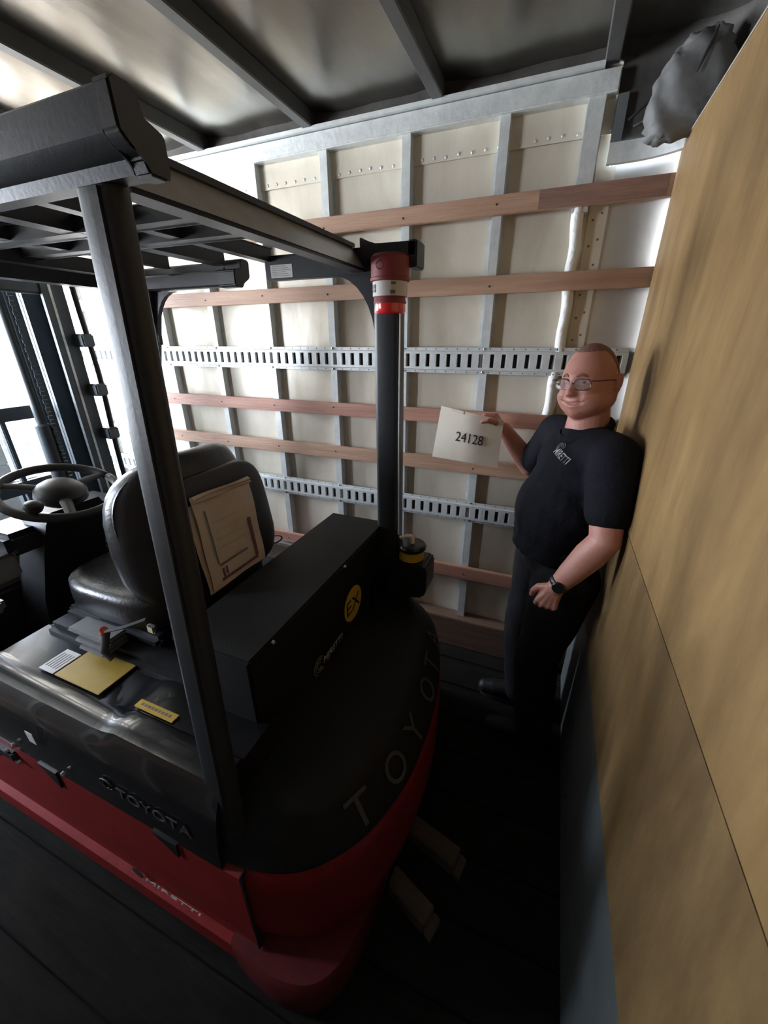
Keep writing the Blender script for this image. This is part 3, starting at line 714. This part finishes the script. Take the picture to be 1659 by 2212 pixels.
lathe('spinner_knob', [(.010, 0), (.010, .02), (.022, .028), (.028, .042), (.024, .056), (.010, .062)], kb, 'black', sc2, axis=wn, n=18)
box('dashboard', (-1.93, -1.72, .64, 1.10, 1.02, 1.11), 'black', sc2, bev=.02)
box('display', (-1.86, -1.76, .58, .67, .93, 1.03), 'greyplastic', sc2, bev=.01)
box('pedal_arm', (-1.90, -1.80, .52, .60, .80, .86), 'greyplastic', sc2, bev=.015)
lv = box('lever_console', (-1.86, -1.66, 1.14, 1.36, .78, 1.0), 'black', FK, bev=.02)
for k, (dx, dy) in enumerate(((0, 0), (-.03, .06), (-.05, .12))):
    b = Vector((-1.80+dx, 1.16+dy, 1.0))
    tube('lever', [b, b+Vector((.015, .0, .07)), b+Vector((.05, .0, .14)), b+Vector((.085, 0, .175))], .008, 'black', lv, n=8)
    bm = bmesh.new(); ellip(bm, b+Vector((.095, 0, .185)), (.022, .022, .026)); bmobj('lever_knob', bm, 'black', lv, smooth=True)
# mast ---------------------------------------------------------------------
mt = box('mast', (-2.42, -2.34, .55, 1.38, .25, .35), 'mast', FK, bev=.01)
def chan(y0, y1, x0, x1, z1, nm, m='mast', t=.018):
    bm = bmesh.new(); s = 1 if y0 < .97 else -1
    yo, yi = (y0, y1) if s > 0 else (y1, y0)
    prof = [(x0, yo), (x1, yo), (x1, yi), (x1-t, yi), (x1-t, yo+s*t), (x0+t, yo+s*t), (x0+t, yi), (x0, yi)]
    add_prism(bm, [(x, y, .12) for x, y in prof], (0, 0, z1-.12)); return bmobj(nm, bm, m, mt)
for y0, y1, yc in ((.50, .60, .62), (1.34, 1.44, 1.32)):
    chan(y0, y1, -2.46, -2.28, 2.15, 'outer_channel'); chan(y0+.0, y1+.0, -2.62, -2.465, 2.2, 'inner_channel')
    box('slide_rail', (-2.285, -2.278, y0+.03, y0+.042, .3, 2.1), 'rail', mt)
    box('slide_rail', (-2.63, -2.622, y0+.03, y0+.045, .3, 2.15), 'rail', mt)
    yh = y0-.0 if y0 < 1 else y1
    tube('tilt_cylinder', [(-2.30, y0+.05, .75), (-2.05, y0+.05, .55)], .03, 'mast', mt, n=14)
for z in (.7, 1.95): box('cross_member', (-2.34, -2.29, .58, 1.36, z, z+.09), 'mast', mt, bev=.008)
lathe('lift_cylinder', [(.035, .2), (.035, 1.35), (.022, 1.36), (.022, 2.05)], (-2.40, 1.22, 0), 'mast', mt, n=18)
lathe('lift_cylinder', [(.035, .2), (.035, 1.35), (.022, 1.36), (.022, 2.05)], (-2.40, .72, 0), 'mast', mt, n=18)
for y in (1.25, .69):
    bm = bmesh.new()
    for i in range(88): add_box(bm, -2.375, -2.36, y-.012+(.003 if i % 2 else 0), y+.012-(.003 if i % 2 else 0), .3+.02*i, .316+.02*i)
    tag(bmobj('lift_chain', bm, 'mast', mt), kind='stuff')
bm = bmesh.new()
P = [(-2.235+.004*math.sin(z*9), 1.46+.006*math.sin(z*5), z) for z in [.6+1.45*i/30 for i in range(31)]]
add_tube(bm, P, .013, 8); bmobj('hydraulic_hose', bm, 'black', mt, smooth=True)
for z in (1.25, 1.48, 1.72): box('hose_clamp', (-2.29, -2.21, 1.42, 1.48, z, z+.06), 'mast', mt, bev=.006)
for z in (.55, .95, 1.35): box('carriage_bar', (-2.72, -2.68, .45, 1.50, z, z+.07), 'mast', mt, bev=.006)
for y in (.55, .75, .97, 1.19, 1.40): box('load_rest_bar', (-2.72, -2.69, y-.012, y+.012, .6, 1.38), 'mast', mt, bev=.004)
for y in (.72, 1.22): prism('fork', [(-2.73, y-.05, 1.02), (-2.77, y-.05, 1.02), (-2.77, y-.05, .10), (-3.55, y-.05, .075), (-3.55, y-.05, .06), (-2.73, y-.05, .05)], (0, .10, 0), 'mast', mt)

# ---------------------------------------------------------------- document pocket hanging on the seat back
DP = empty('document_pocket', (-.955, .92, 1.15), 'clear pocket of worn papers hanging on the back of the forklift seat', 'document pocket')
u = Vector((.02, 1, .0)).normalized(); v = Vector((-.10, 0, .99)).normalized(); n = u.cross(v)
if n.x < 0: n = -n
dc = Vector((-.945, .905, 1.155))
def sheet(name, o, w_, h_, rot, m, off, parent, wob=.004, nx=8, ny=10):
    bm = bmesh.new(); c, s = math.cos(rot), math.sin(rot); V = []
    for i in range(nx+1):
        for j in range(ny+1):
            a, b = (i/nx-.5)*w_, (j/ny-.5)*h_
            p = o+u*(a*c-b*s)+v*(a*s+b*c)+n*(off+wob*math.sin(7*i/nx+3*j/ny)+wob*.6*math.sin(11*j/ny))
            V.append(bm.verts.new(p))
    for i in range(nx):
        for j in range(ny):
            q = i*(ny+1)+j; bm.faces.new((V[q], V[q+ny+1], V[q+ny+2], V[q+1]))
    r = bmesh.ops.extrude_face_region(bm, geom=list(bm.faces))
    for e in [e for e in r['geom'] if isinstance(e, bmesh.types.BMVert)]: e.co += n*.0012
    return bmobj(name, bm, m, parent, smooth=40)
sheet('paper', dc+u*(-.012)+v*(-.012), .25, .30, .03, 'sleevep', .004, DP)
ps = sheet('pocket', dc+u*.006, .250, .318, -.03, 'plastic', .012, DP)
sheet('folded_top', dc+u*.01+v*.150, .245, .022, -.03, 'sleevep', .018, DP, wob=.005)
def strip(a0, a1, b0, b1, m, nm):
    pts = [dc+u*a+v*b+n*.020 for a, b in ((a0, b0), (a1, b0), (a1, b1), (a0, b1))]
    prism(nm, pts, n*.0012, m, ps)
strip(.082, .094, -.125, .02, 'purple', 'print_bar'); strip(-.085, .09, -.137, -.128, 'purple', 'print_bar')
strip(-.085, -.08, -.075, .11, 'grey_ink', 'print_bar'); strip(-.08, .05, -.085, -.078, 'grey_ink', 'print_bar')
strip(-.075, -.068, -.13, -.095, 'purple', 'print_bar'); strip(-.06, -.054, -.122, -.095, 'purple', 'print_bar')
for k in range(4): strip(-.065, .05-.01*(k % 2), -.03+.03*k, -.0285+.03*k, 'sleevep', 'print_line')
# ---------------------------------------------------------------- wooden blocks on the floor behind the counterweight
def block(pts, h, label):
    e = empty('wooden_block', (sum(p[0] for p in pts)/4, sum(p[1] for p in pts)/4, 0), label, 'wooden block', 'wooden blocks behind the forklift')
    bm = bmesh.new(); add_prism(bm, [(x, y, .001) for x, y in pts], (0, 0, h), .004); bmobj('timber', bm, 'woodblk', e, smooth=35)
    x0, y0 = pts[1]; x1, y1 = pts[2]
    prism('end_chamfer', [(x0, y0, .001), (x1, y1, .001), (x1+.025, y1-.012, .001), (x0+.025, y0-.012, .001)], (0, 0, h*.5), 'woodblk', e, .003)
block([(-.258, .915), (-.06, .868), (-.075, .80), (-.262, .85)], .06, 'wooden block on the floor nearer the standing man, poking out behind the forklift')
block([(-.262, .735), (-.105, .675), (-.125, .615), (-.266, .67)], .06, 'wooden block on the floor farther from the man, poking out from under the counterweight corner')
# ---------------------------------------------------------------- the man
PE = empty('person', (.11, 1.55, 0), 'man in navy t-shirt and glasses leaning against the plywood, holding up a card', 'person')
def cone(bm, a, b, ra, rb, n=28):
    a, b = Vector(a), Vector(b); t = (b-a).normalized(); u_ = Vector((0, 0, 1)) if abs(t.z) < .9 else Vector((1, 0, 0))
    u_ = (u_-t*u_.dot(t)).normalized(); v_ = t.cross(u_)
    A = [bm.verts.new(a+(u_*math.cos(2*math.pi*j/n)+v_*math.sin(2*math.pi*j/n))*ra) for j in range(n)]
    B = [bm.verts.new(b+(u_*math.cos(2*math.pi*j/n)+v_*math.sin(2*math.pi*j/n))*rb) for j in range(n)]
    for j in range(n): bm.faces.new((A[j], A[(j+1) % n], B[(j+1) % n], B[j]))
    bm.faces.new(A[::-1]); bm.faces.new(B)
def limb(bm, pts, rad):
    for i, (p, r) in enumerate(zip(pts, rad)):
        ellip(bm, p, (r, r, r), u=28, v=18)
        if i: cone(bm, pts[i-1], p, rad[i-1], r)
def remesh(bm, vox, it=6, lam=.5):
    bmesh.ops.recalc_face_normals(bm, faces=bm.faces)
    me = bpy.data.meshes.new('tmp'); bm.to_mesh(me); bm.free()
    o = bpy.data.objects.new('tmp', me); COL.objects.link(o)
    md = o.modifiers.new('r', 'REMESH'); md.mode = 'VOXEL'; md.voxel_size = vox; md.use_smooth_shade = True
    dg = bpy.context.evaluated_depsgraph_get(); out = bpy.data.meshes.new_from_object(o.evaluated_get(dg))
    bpy.data.objects.remove(o); bpy.data.meshes.remove(me)
    return relax(out, it, lam)
def relax(me, it, lam, w=None):
    nv = len(me.vertices); co = np.empty(nv*3); me.vertices.foreach_get('co', co); co = co.reshape(-1, 3)
    ed = np.empty(len(me.edges)*2, dtype=np.int32); me.edges.foreach_get('vertices', ed); ed = ed.reshape(-1, 2)
    deg = np.bincount(ed.ravel(), minlength=nv)[:, None].astype(float); deg[deg == 0] = 1
    for k in range(it):
        for l in (lam, -lam*1.04):
            s = np.zeros_like(co)
            for c in range(3):
                s[:, c] = np.bincount(ed[:, 0], co[ed[:, 1], c], nv)+np.bincount(ed[:, 1], co[ed[:, 0], c], nv)
            d = (s/deg-co)*l
            co = co+(d if w is None else d*w[:, None])
    me.vertices.foreach_set('co', co.ravel()); me.update(); return me
def wrinkle(me, amp, f1, seed, stretch=(1, 1, 1)):
    nv = len(me.vertices); co = np.empty(nv*3); no = np.empty(nv*3); me.vertices.foreach_get('co', co); me.vertices.foreach_get('normal', no)
    co = co.reshape(-1, 3); no = no.reshape(-1, 3); p = co*np.array(stretch); rs = np.random.RandomState(seed); h = np.zeros(nv)
    for k in range(7):
        d = rs.normal(size=3); d /= np.linalg.norm(d); f = f1*(1+.55*k); ph = rs.uniform(0, 6, 2)
        q = p+.03*np.sin(p[:, [1, 2, 0]]*f1*.8+ph[0])
        h += np.sin(q@d*f+ph[1])/(1+.5*k)
    co += no*(amp*h)[:, None]; me.vertices.foreach_set('co', co.ravel()); me.update()
# frames
Fd = Vector((-.90, -.44, 0)).normalized(); Ld = Vector((-Fd.y, Fd.x, 0)).normalized()      # chest forward / his left  (.44,-.90)
Ld = Vector((.44, -.90, 0)).normalized()
Hf = Vector((-.55, -.835, -.05)).normalized(); Hl = Vector((.835, -.55, 0.06)).normalized(); Hu = Hf.cross(Hl)
if Hu.z < 0: Hu = -Hu
Hl = Hu.cross(Hf); HC = Vector((.108, 1.525, 1.618))
# joints
pel = Vector((.115, 1.56, .95)); che = Vector((.125, 1.545, 1.27)); nek = Vector((.130, 1.535, 1.47))
shR = che-Ld*.185+Vector((.0, 0, .135)); shL = che+Ld*.185+Vector((0, 0, .135))
elR = Vector((-.045, 1.80, 1.235)); wrR = Vector((-.168, 1.765, 1.395))
elL = Vector((.222, 1.285, 1.165)); wrL = Vector((.112, 1.285, .968))
hpR = pel-Ld*.095+Vector((0, 0, -.05)); hpL = pel+Ld*.095+Vector((0, 0, -.05))
knR = Vector((.035, 1.665, .50)); anR = Vector((.075, 1.675, .09)); knL = Vector((.105, 1.475, .50)); anL = Vector((.145, 1.465, .09))
Rt = frm(Fd, Ld, (0, 0, 1))
body = bmesh.new()
# trunk core, neck
ellip(body, che, (.105, .165, .2), Rt); ellip(body, pel+Fd*.02+Vector((0, 0, .10)), (.11, .145, .15), Rt); ellip(body, pel, (.11, .15, .13), Rt)
limb(body, [nek+Vector((.0, 0, -.07)), nek+Vector((-.004, -.004, .03)), HC+Vector((.012, .01, -.06))], [.078, .066, .062])
limb(body, [che+Vector((0, 0, .14)), shR], [.07, .06]); limb(body, [che+Vector((0, 0, .14)), shL], [.07, .06])
limb(body, [shR, shR.lerp(elR, .5), elR, elR.lerp(wrR, .3), wrR], [.056, .053, .043, .045, .028])
limb(body, [shL, shL.lerp(elL, .5), elL, elL.lerp(wrL, .3), elL.lerp(wrL, .7), wrL], [.058, .055, .046, .049, .040, .030])
limb(body, [hpR, knR, anR], [.085, .055, .04]); limb(body, [hpL, knL, anL], [.085, .055, .04])
# hands
def hand(bm, W, a, n_, thumb_sg, curls, spread=.0195, sc=1., th=None, kn=.082):
    a = Vector(a).normalized(); n_ = Vector(n_); n_ = (n_-a*n_.dot(a)).normalized(); s = a.cross(n_)*thumb_sg   # s -> thumb side
    offs = [1.45, .48, -.48, -1.4]; L = [(.043, .026, .021), (.047, .029, .022), (.044, .027, .021), (.034, .021, .018)]
    nails = []
    for i in range(4):
        k = W+a*(kn-.004*abs(i-1.2))*sc+s*offs[i]*spread*sc+n_*(.004-.003*abs(i-1.3))*sc
        limb(bm, [W+s*offs[i]*.009*sc, W.lerp(k, .55)-n_*.004*sc, k], [.017*sc, .0155*sc, .0122*sc])
        d = a.copy(); p = k
        P = [p]; ang = 0
        for j in range(3):
            ang += curls[i][j]; d = a*math.cos(ang)-n_*math.sin(ang)
            p = p+d*L[i][j]*sc; P.append(p)
        limb(bm, P, [.0115*sc, .0100*sc, .0092*sc, .0078*sc])
    b0_ = W+a*.018*sc+s*.018*sc-n_*.006*sc
    T = th if th else [b0_, b0_+(a*.6+s*.75-n_*.35).normalized()*.040*sc, b0_+(a*.6+s*.75-n_*.35).normalized()*.040*sc+(a*.85+s*.25-n_*.45).normalized()*.032*sc, b0_+(a*.6+s*.75-n_*.35).normalized()*.040*sc+(a*.85+s*.25-n_*.45).normalized()*.032*sc+(a*.9-s*.05-n_*.45).normalized()*.024*sc]
    limb(bm, T, [.0165*sc, .0130*sc, .0115*sc, .0092*sc])
    ellip(bm, W+a*.045*sc-n_*.006*sc, (.036*sc, .034*sc, .015*sc), frm(a, s, n_), 14, 10)
# left hand, loosely closed, back of the hand toward the camera
hand(body, wrL, (-.30, -.12, -.95), (-.15, -.97, .05), 1 if (Vector((-.30, -.12, -.95)).cross(Vector((-.15, -.97, .05)))).x < 0 else -1,
     [(.85, 1.2, .8), (.95, 1.3, .8), (1.0, 1.3, .85), (1.0, 1.3, .85)], sc=1.0)
# right hand pinching the card: thumb in front, fingers curled behind it
TH = [Vector((-.190, 1.752, 1.415)), Vector((-.205, 1.722, 1.430)), Vector((-.232, 1.712, 1.436)), Vector((-.256, 1.7125, 1.430))]
hand(body, wrR, (-.62, -.12, .77), (.55, -.10, .60), 1 if (Vector((-.62, -.12, .77)).cross(Vector((.55, -.10, .60)))).y < 0 else -1,
     [(.75, 1.05, .5), (.85, 1.15, .6), (.95, 1.2, .7), (1.0, 1.25, .7)], spread=.016, sc=.92, th=TH, kn=.078)
# head
def headpt(f, l, u):
    """direction (forward,left,up) on the unit sphere -> offset in metres"""
    G = lambda x, s: math.exp(-(x/s)**2)
    A, B, C = .100, .080, .118
    if u < 0: B *= 1-.10*u*u; A *= 1-.04*(-u)
    X, Y, Z = A*f, B*l, C*u
    if u < 0 and f < .1: X *= 1-.30*min(1, -u)                       # nape
    if u < -.25 and f > -.3: X += .014*G(u+.75, .35)*max(0, f+.3); Y *= 1+.26*G(u+.55, .34); Z -= .008*G(u+.9, .4)
    if f > 0:
        X += .026*G(l, .13)*(1 if -.16 < u < .12 else 0)*0
        nose = G(l, .155)*max(0, min(1, (.20-u)/.42))*(1 if u > -.22 else G(u+.22, .055)); X += .028*nose
        X += .010*(G(abs(l)-.15, .07)*G(u+.20, .06))                   # nostril wings
        X += .006*G(u-.26, .10)*G(l, .55)                              # brow
        X -= .013*G(abs(l)-.36, .16)*G(u-.075, .10)                     # eye sockets
        X += .009*G(abs(l)-.52, .20)*G(u+.22, .20); Y += .005*math.copysign(1, l)*G(abs(l)-.70, .25)*G(u+.30, .25)   # cheeks
        mz = -.455+.40*l*l                                              # smiling mouth line
        X += .0055*G(l, .30)*(G(u-mz-.055, .05)+G(u-mz+.065, .06)); X -= .0075*G(l, .33)*G(u-mz, .026)
        X += .010*G(l, .26)*G(u+.80, .16)                               # chin
        X -= .004*G(abs(l)-(.30), .06)*G(u+.33, .14)                   # smile folds
    return X, Y, Z
hb = bmesh.new(); g = bmesh.ops.create_uvsphere(hb, u_segments=128, v_segments=96, radius=1.0)['verts']
for v_ in g:
    c = v_.co.copy(); X, Y, Z = headpt(c.x, c.y, c.z); v_.co = HC+Hf*X+Hl*Y+Hu*Z
tmp = bpy.data.meshes.new('t'); hb.to_mesh(tmp); hb.free(); body.from_mesh(tmp); bpy.data.meshes.remove(tmp)
Mh = frm(Hf, Hl, Hu)
for sg in (-1, 1):                                                     # ears
    e = HC+Hl*sg*.083-Hf*.012+Hu*(-.004)
    Me = frm((Hf*.9+Hl*sg*.25).normalized(), (Hl*sg*.95-Hf*.3).normalized(), Hu)
    ellip(body, e-Hf*.006, (.019, .010, .032), Me, 16, 12); ellip(body, e-Hf*.010+Hl*sg*.006+Hu*.008, (.016, .006, .024), Me, 14, 10)
bme = remesh(body, .0034, 2, .5)
bd = link('body', bme, 'skin', PE, True)
# eyes, brows, lips
for sg in (-1, 1):
    X, Y, Z = headpt(*Vector((.93, .36*sg, .075)).normalized())
    c = HC+Hf*(X-.0085)+Hl*Y+Hu*Z
    bm = bmesh.new(); ellip(bm, c, (.0115, .0125, .0085), Mh, 16, 12); e = bmobj('eye', bm, 'eyew', PE, smooth=True)
    gz = (Hf*.93+Hl*.30).normalized()
    bm = bmesh.new(); ellip(bm, c+gz*.0085, (.0035, .0055, .0055), frm(gz, Hu.cross(gz), Hu), 12, 8); bmobj('iris', bm, 'iris', e, smooth=True)
    P = []
    for t in range(7):
        l = .16+.40*t/6; X, Y, Z = headpt(*Vector((.93, l*sg, .235+.05*math.sin(math.pi*t/6))).normalized()); P.append(HC+Hf*(X+.001)+Hl*Y+Hu*Z)
    tube('eyebrow', P, [.002, .0035, .004, .004, .0035, .003, .0015], 'stub', PE, n=6)
    P = []
    for t in range(7):
        l = .22+.28*t/6; X, Y, Z = headpt(*Vector((.93, l*sg, .115+.025*math.sin(math.pi*t/6))).normalized()); P.append(HC+Hf*(X+.0005)+Hl*Y+Hu*Z)
    tube('eyelid', P, [.001, .003, .0035, .0035, .003, .0025, .001], 'skin', PE, n=6)
for nm, du, rr in (('upper_lip', .024, .0021), ('lower_lip', -.034, .0030)):
    P = []; Rr = []
    for t in range(13):
        l = -.36+.72*t/12; u_ = -.455+.40*l*l+du*(1-(l/.36)**2); X, Y, Z = headpt(*Vector((.86, l, u_)).normalized()); P.append(HC+Hf*(X-.0012)+Hl*Y+Hu*Z); Rr.append(max(.0006, rr*math.sqrt(max(0, 1-(l/.37)**2))))
    tube(nm, P, Rr, 'lips', PE, n=8)
P = []
for t in range(13):
    l = -.42+.84*t/12; X, Y, Z = headpt(*Vector((.86, l, -.455+.40*l*l)).normalized()); P.append(HC+Hf*(X+.0008)+Hl*Y+Hu*Z)
tube('mouth_line', P, .0015, 'stub', PE, n=6)
# cropped hair: thin shell over crown, sides and nape
bm = bmesh.new(); g = bmesh.ops.create_uvsphere(bm, u_segments=64, v_segments=48, radius=1.0)['verts']
dl = []
for v_ in g:
    c = v_.co.copy(); X, Y, Z = headpt(c.x, c.y, c.z)
    lim = .80 if c.x > .1 else (.80-(.1-c.x)*1.6)
    lim = max(lim, -.10)
    k = 1.013 if c.z > lim+.03 else (.985)
    if c.z < lim-.05 : dl.append(v_)
    v_.co = HC+(Hf*X+Hl*Y+Hu*Z)*k
bmesh.ops.delete(bm, geom=dl, context='VERTS')
bmobj('hair', bm, 'hair', PE, smooth=True)
# spectacles
gl = None
for sg in (-1, 1):
    c = HC+Hf*.104+Hl*.0335*sg+Hu*.004
    P = []
    for t in range(29):
        a = 2*math.pi*t/28; ca, sa = math.cos(a), math.sin(a)
        P.append(c+Hl*.0265*math.copysign(abs(ca)**.7, ca)+Hu*.0165*math.copysign(abs(sa)**.7, sa)-Hf*.010*(abs(sg*.0335+.0265*ca)/.06)**2)
    o = tube('spectacles' if gl is None else 'lens_rim', P, .0014, 'glframe', PE if gl is None else gl, n=6)
    if gl is None: gl = o
    bm = bmesh.new(); add_prism(bm, [p-Hf*.0003 for p in P[:-1]], Hf*.0008); bmobj('lens', bm, 'glass', gl)
    tube('temple', [c+Hl*sg*.028-Hf*.010+Hu*.010, c+Hl*sg*.046-Hf*.020+Hu*.010, c+Hl*sg*.052-Hf*.07+Hu*.008, c+Hl*sg*.049-Hf*.115+Hu*.002], .0018, 'glframe', gl, n=6)
tube('bridge', [HC+Hf*.107+Hl*.009+Hu*.006, HC+Hf*.110+Hu*.009, HC+Hf*.107-Hl*.009+Hu*.006], .0013, 'glframe', gl, n=6)
# t-shirt
sb = bmesh.new()
ellip(sb, che+Vector((0, 0, .01)), (.128, .188, .19), Rt); ellip(sb, che+Fd*.018+Vector((0, 0, .06)), (.112, .165, .12), Rt)
ellip(sb, pel+Fd*.035+Vector((0, 0, .18)), (.152, .18, .20), Rt); ellip(sb, che+Fd*.022+Vector((0, 0, -.07)), (.138, .18, .19), Rt)
cone(sb, che+Vector((0, 0, -.05)), pel+Fd*.035+Vector((0, 0, .025)), .155, .153, 32)
limb(sb, [che+Vector((0, 0, .13)), shR], [.085, .075]); limb(sb, [che+Vector((0, 0, .13)), shL], [.085, .078])
limb(sb, [nek+Vector((.002, .0, -.045)), nek+Vector((-.002, .0, -.016))], [.088, .072])
limb(sb, [shR, shR.lerp(elR, .45), shR.lerp(elR, .72)], [.074, .068, .068]); limb(sb, [shL, shL.lerp(elL, .40), shL.lerp(elL, .64)], [.078, .076, .070])
sm = remesh(sb, .007, 30, .6); wrinkle(sm, .0016, 22, 3, (1, 1, .7)); sm = relax(sm, 2, .5)
# keep the back of the shirt just clear of the plywood
co = np.empty(len(sm.vertices)*3); sm.vertices.foreach_get('co', co); co = co.reshape(-1, 3); co[:, 0] = np.minimum(co[:, 0], XE-.003); sm.vertices.foreach_set('co', co.ravel()); sm.update()
sh = link('t_shirt', sm, 'shirt', PE, True)
P = [nek+Vector((.002, -.004, -.002))+Fd*.010+Fd*(.076*math.cos(a))+Ld*(.084*math.sin(a))+Vector((0, 0, -.034*math.cos(a)-.004)) for a in [2*math.pi*i/32 for i in range(33)]]
tube('collar', P, .008, 'shirt', sh, n=8, flat=(1.7, .9))
# trousers
tb = bmesh.new()
ellip(tb, pel+Vector((0, 0, .02)), (.14, .172, .12), Rt); ellip(tb, pel+Fd*.022+Vector((0, 0, .06)), (.138, .168, .12), Rt)
limb(tb, [hpR, hpR.lerp(knR, .5), knR, knR.lerp(anR, .6), anR+Vector((0, 0, .0))], [.120, .106, .090, .086, .086])
limb(tb, [hpL, hpL.lerp(knL, .5), knL, knL.lerp(anL, .6), anL+Vector((0, 0, .0))], [.120, .106, .090, .086, .086])
limb(tb, [hpR.lerp(knR, .55)-Ld*.05, hpR.lerp(knR, .8)-Ld*.05], [.07, .07])
tm = remesh(tb, .008, 8, .5); wrinkle(tm, .0028, 26, 5, (1, 1, .5))
co = np.empty(len(tm.vertices)*3); tm.vertices.foreach_get('co', co); co = co.reshape(-1, 3); co[:, 0] = np.minimum(co[:, 0], XE-.003); co[:, 2] = np.maximum(co[:, 2], .045); tm.vertices.foreach_set('co', co.ravel()); tm.update()
tr = link('trousers', tm, 'trouser', PE, True)
box('belt_loop', (-.012, .012, -.003, .003, -.03, .03), 'trouser', tr, bev=.002, M=frm(Ld, Fd, (0, 0, 1), pel+Fd*.15-Ld*.08+Vector((0, 0, .06))))
# boots
for an, d in ((anR, Vector((-.99, -.06, 0))), (anL, Vector((-.99, -.10, 0)))):
    d = d.normalized(); s = Vector((-d.y, d.x, 0)); b = bmesh.new(); o = Vector((an.x, an.y, 0))
    limb(b, [o-d*.045+Vector((0, 0, .048)), o+d*.05+Vector((0, 0, .050)), o+d*.13+Vector((0, 0, .044)), o+d*.175+Vector((0, 0, .040))], [.046, .047, .045, .038])
    limb(b, [o+Vector((0, 0, .06)), o+Vector((0, 0, .14))], [.052, .052])
    ellip(b, o+d*.06+Vector((0, 0, .022)), (.135, .046, .021), frm(d, s, (0, 0, 1)))
    me = remesh(b, .006, 4, .5); co = np.empty(len(me.vertices)*3); me.vertices.foreach_get('co', co); co = co.reshape(-1, 3); co[:, 2] = np.maximum(co[:, 2], .001); me.vertices.foreach_set('co', co.ravel()); me.update()
    bt = link('boot', me, 'boot', PE, True)
    b = bmesh.new(); pts = []
    for i in range(24):
        a = 2*math.pi*i/24; pts.append(o+d*(.062+.14*math.cos(a))+s*(.050*math.copysign(abs(math.sin(a))**.7, math.sin(a)))+Vector((0, 0, .001)))
    add_prism(b, pts, (0, 0, .022)); bmobj('sole', b, 'tyre', bt, smooth=40)
# watch on the left wrist
wa = (wrL-elL).normalized(); wc = elL.lerp(wrL, .93)
wn_ = Vector((-.15, -.97, .05)); wn_ = (wn_-wa*wn_.dot(wa)).normalized(); ws = wa.cross(wn_)
P = [wc+wn_*.0335*math.cos(a)+ws*.0335*math.sin(a) for a in [2*math.pi*i/32 for i in range(33)]]
wt = tube('watch', P, .009, 'watch', PE, n=8, flat=(.35, 1.15), up=tuple(wn_))
lathe('watch_case', [(.020, 0), (.021, .006), (.018, .010)], wc+wn_*.031, 'watch', wt, axis=tuple(wn_), n=24)
# emblem and lettering on the chest: pressed onto the shirt surface
from mathutils.bvhtree import BVHTree
bmt = bmesh.new(); bmt.from_mesh(sm); tree = BVHTree.FromBMesh(bmt); bmt.free(); off = ROOT[PE]
def press(o, d, gap=.0015):
    me = o.data
    for v_ in me.vertices:
        hit, nr, idx, dist = tree.ray_cast(v_.co-Vector(d)*.3, Vector(d))
        if hit is not None:
            k = .0006 if idx is None else 0
            v_.co = hit-Vector(d)*gap
    me.update()
cl = Vector((-.70, -.70, 0)).normalized()
rd = Vector((.70, -.70, -.33)).normalized()
cc = Vector((.062, 1.45, 1.388))-cl*.0
lt = text('chest_lettering', 'MIRETTI', 'logow', cc+rd*.006, rd, (0, 0, 1), .023, sh, shear=.2, width=.080, bold=.012); press(lt, -cl)
bm = bmesh.new()
up_ = Vector((0, 0, 1)); up_ = (up_-rd*up_.dot(rd)).normalized()
for k in (.016, .011, .006):
    add_tube(bm, [cc-rd*.022+up_*.012+rd*k*math.cos(a)+up_*k*math.sin(a) for a in [.3+math.pi*1.25*i/12 for i in range(13)]], .0013, 5)
em = bmobj('chest_emblem', bm, 'grey_ink', sh, smooth=True); press(em, -cl, .002)

# ---------------------------------------------------------------- number card
NC = empty('number_card', (-.31, 1.73, 1.36), 'off white card printed 24128 held up in the man\'s raised hand', 'card')
TL, TR, BR, BL = Vector((-.443, 1.737, 1.482)), Vector((-.171, 1.7235, 1.440)), Vector((-.174, 1.7235, 1.235)), Vector((-.474, 1.737, 1.251))
bm = bmesh.new(); nx, ny = 14, 10; V = []
cn = (TR-TL).cross(BL-TL).normalized()
if cn.y > 0: cn = -cn
def cardpt(a, b): return TL.lerp(TR, a).lerp(BL.lerp(BR, a), b)+cn*(.004*math.sin(math.pi*a)*math.sin(1+2*b))
for i in range(nx+1):
    for j in range(ny+1): V.append(bm.verts.new(cardpt(i/nx, j/ny)))
for i in range(nx):
    for j in range(ny):
        q = i*(ny+1)+j; bm.faces.new((V[q], V[q+ny+1], V[q+ny+2], V[q+1]))
r = bmesh.ops.extrude_face_region(bm, geom=list(bm.faces))
for e in [e for e in r['geom'] if isinstance(e, bmesh.types.BMVert)]: e.co -= cn*.0012
bmobj('card', bm, 'paper', NC, smooth=40)
tx = (TR-TL+BR-BL).normalized()
text('number', '24128', 'ink', cardpt(.53, .50)+cn*.0012, tx, TL-BL, .042, NC, width=.122)
prism('tape', [cardpt(.18, .0)+cn*.003, cardpt(.38, .0)+cn*.003, cardpt(.38, .06)+cn*.003, cardpt(.18, .05)+cn*.003], cn*.0006, 'cream', NC)
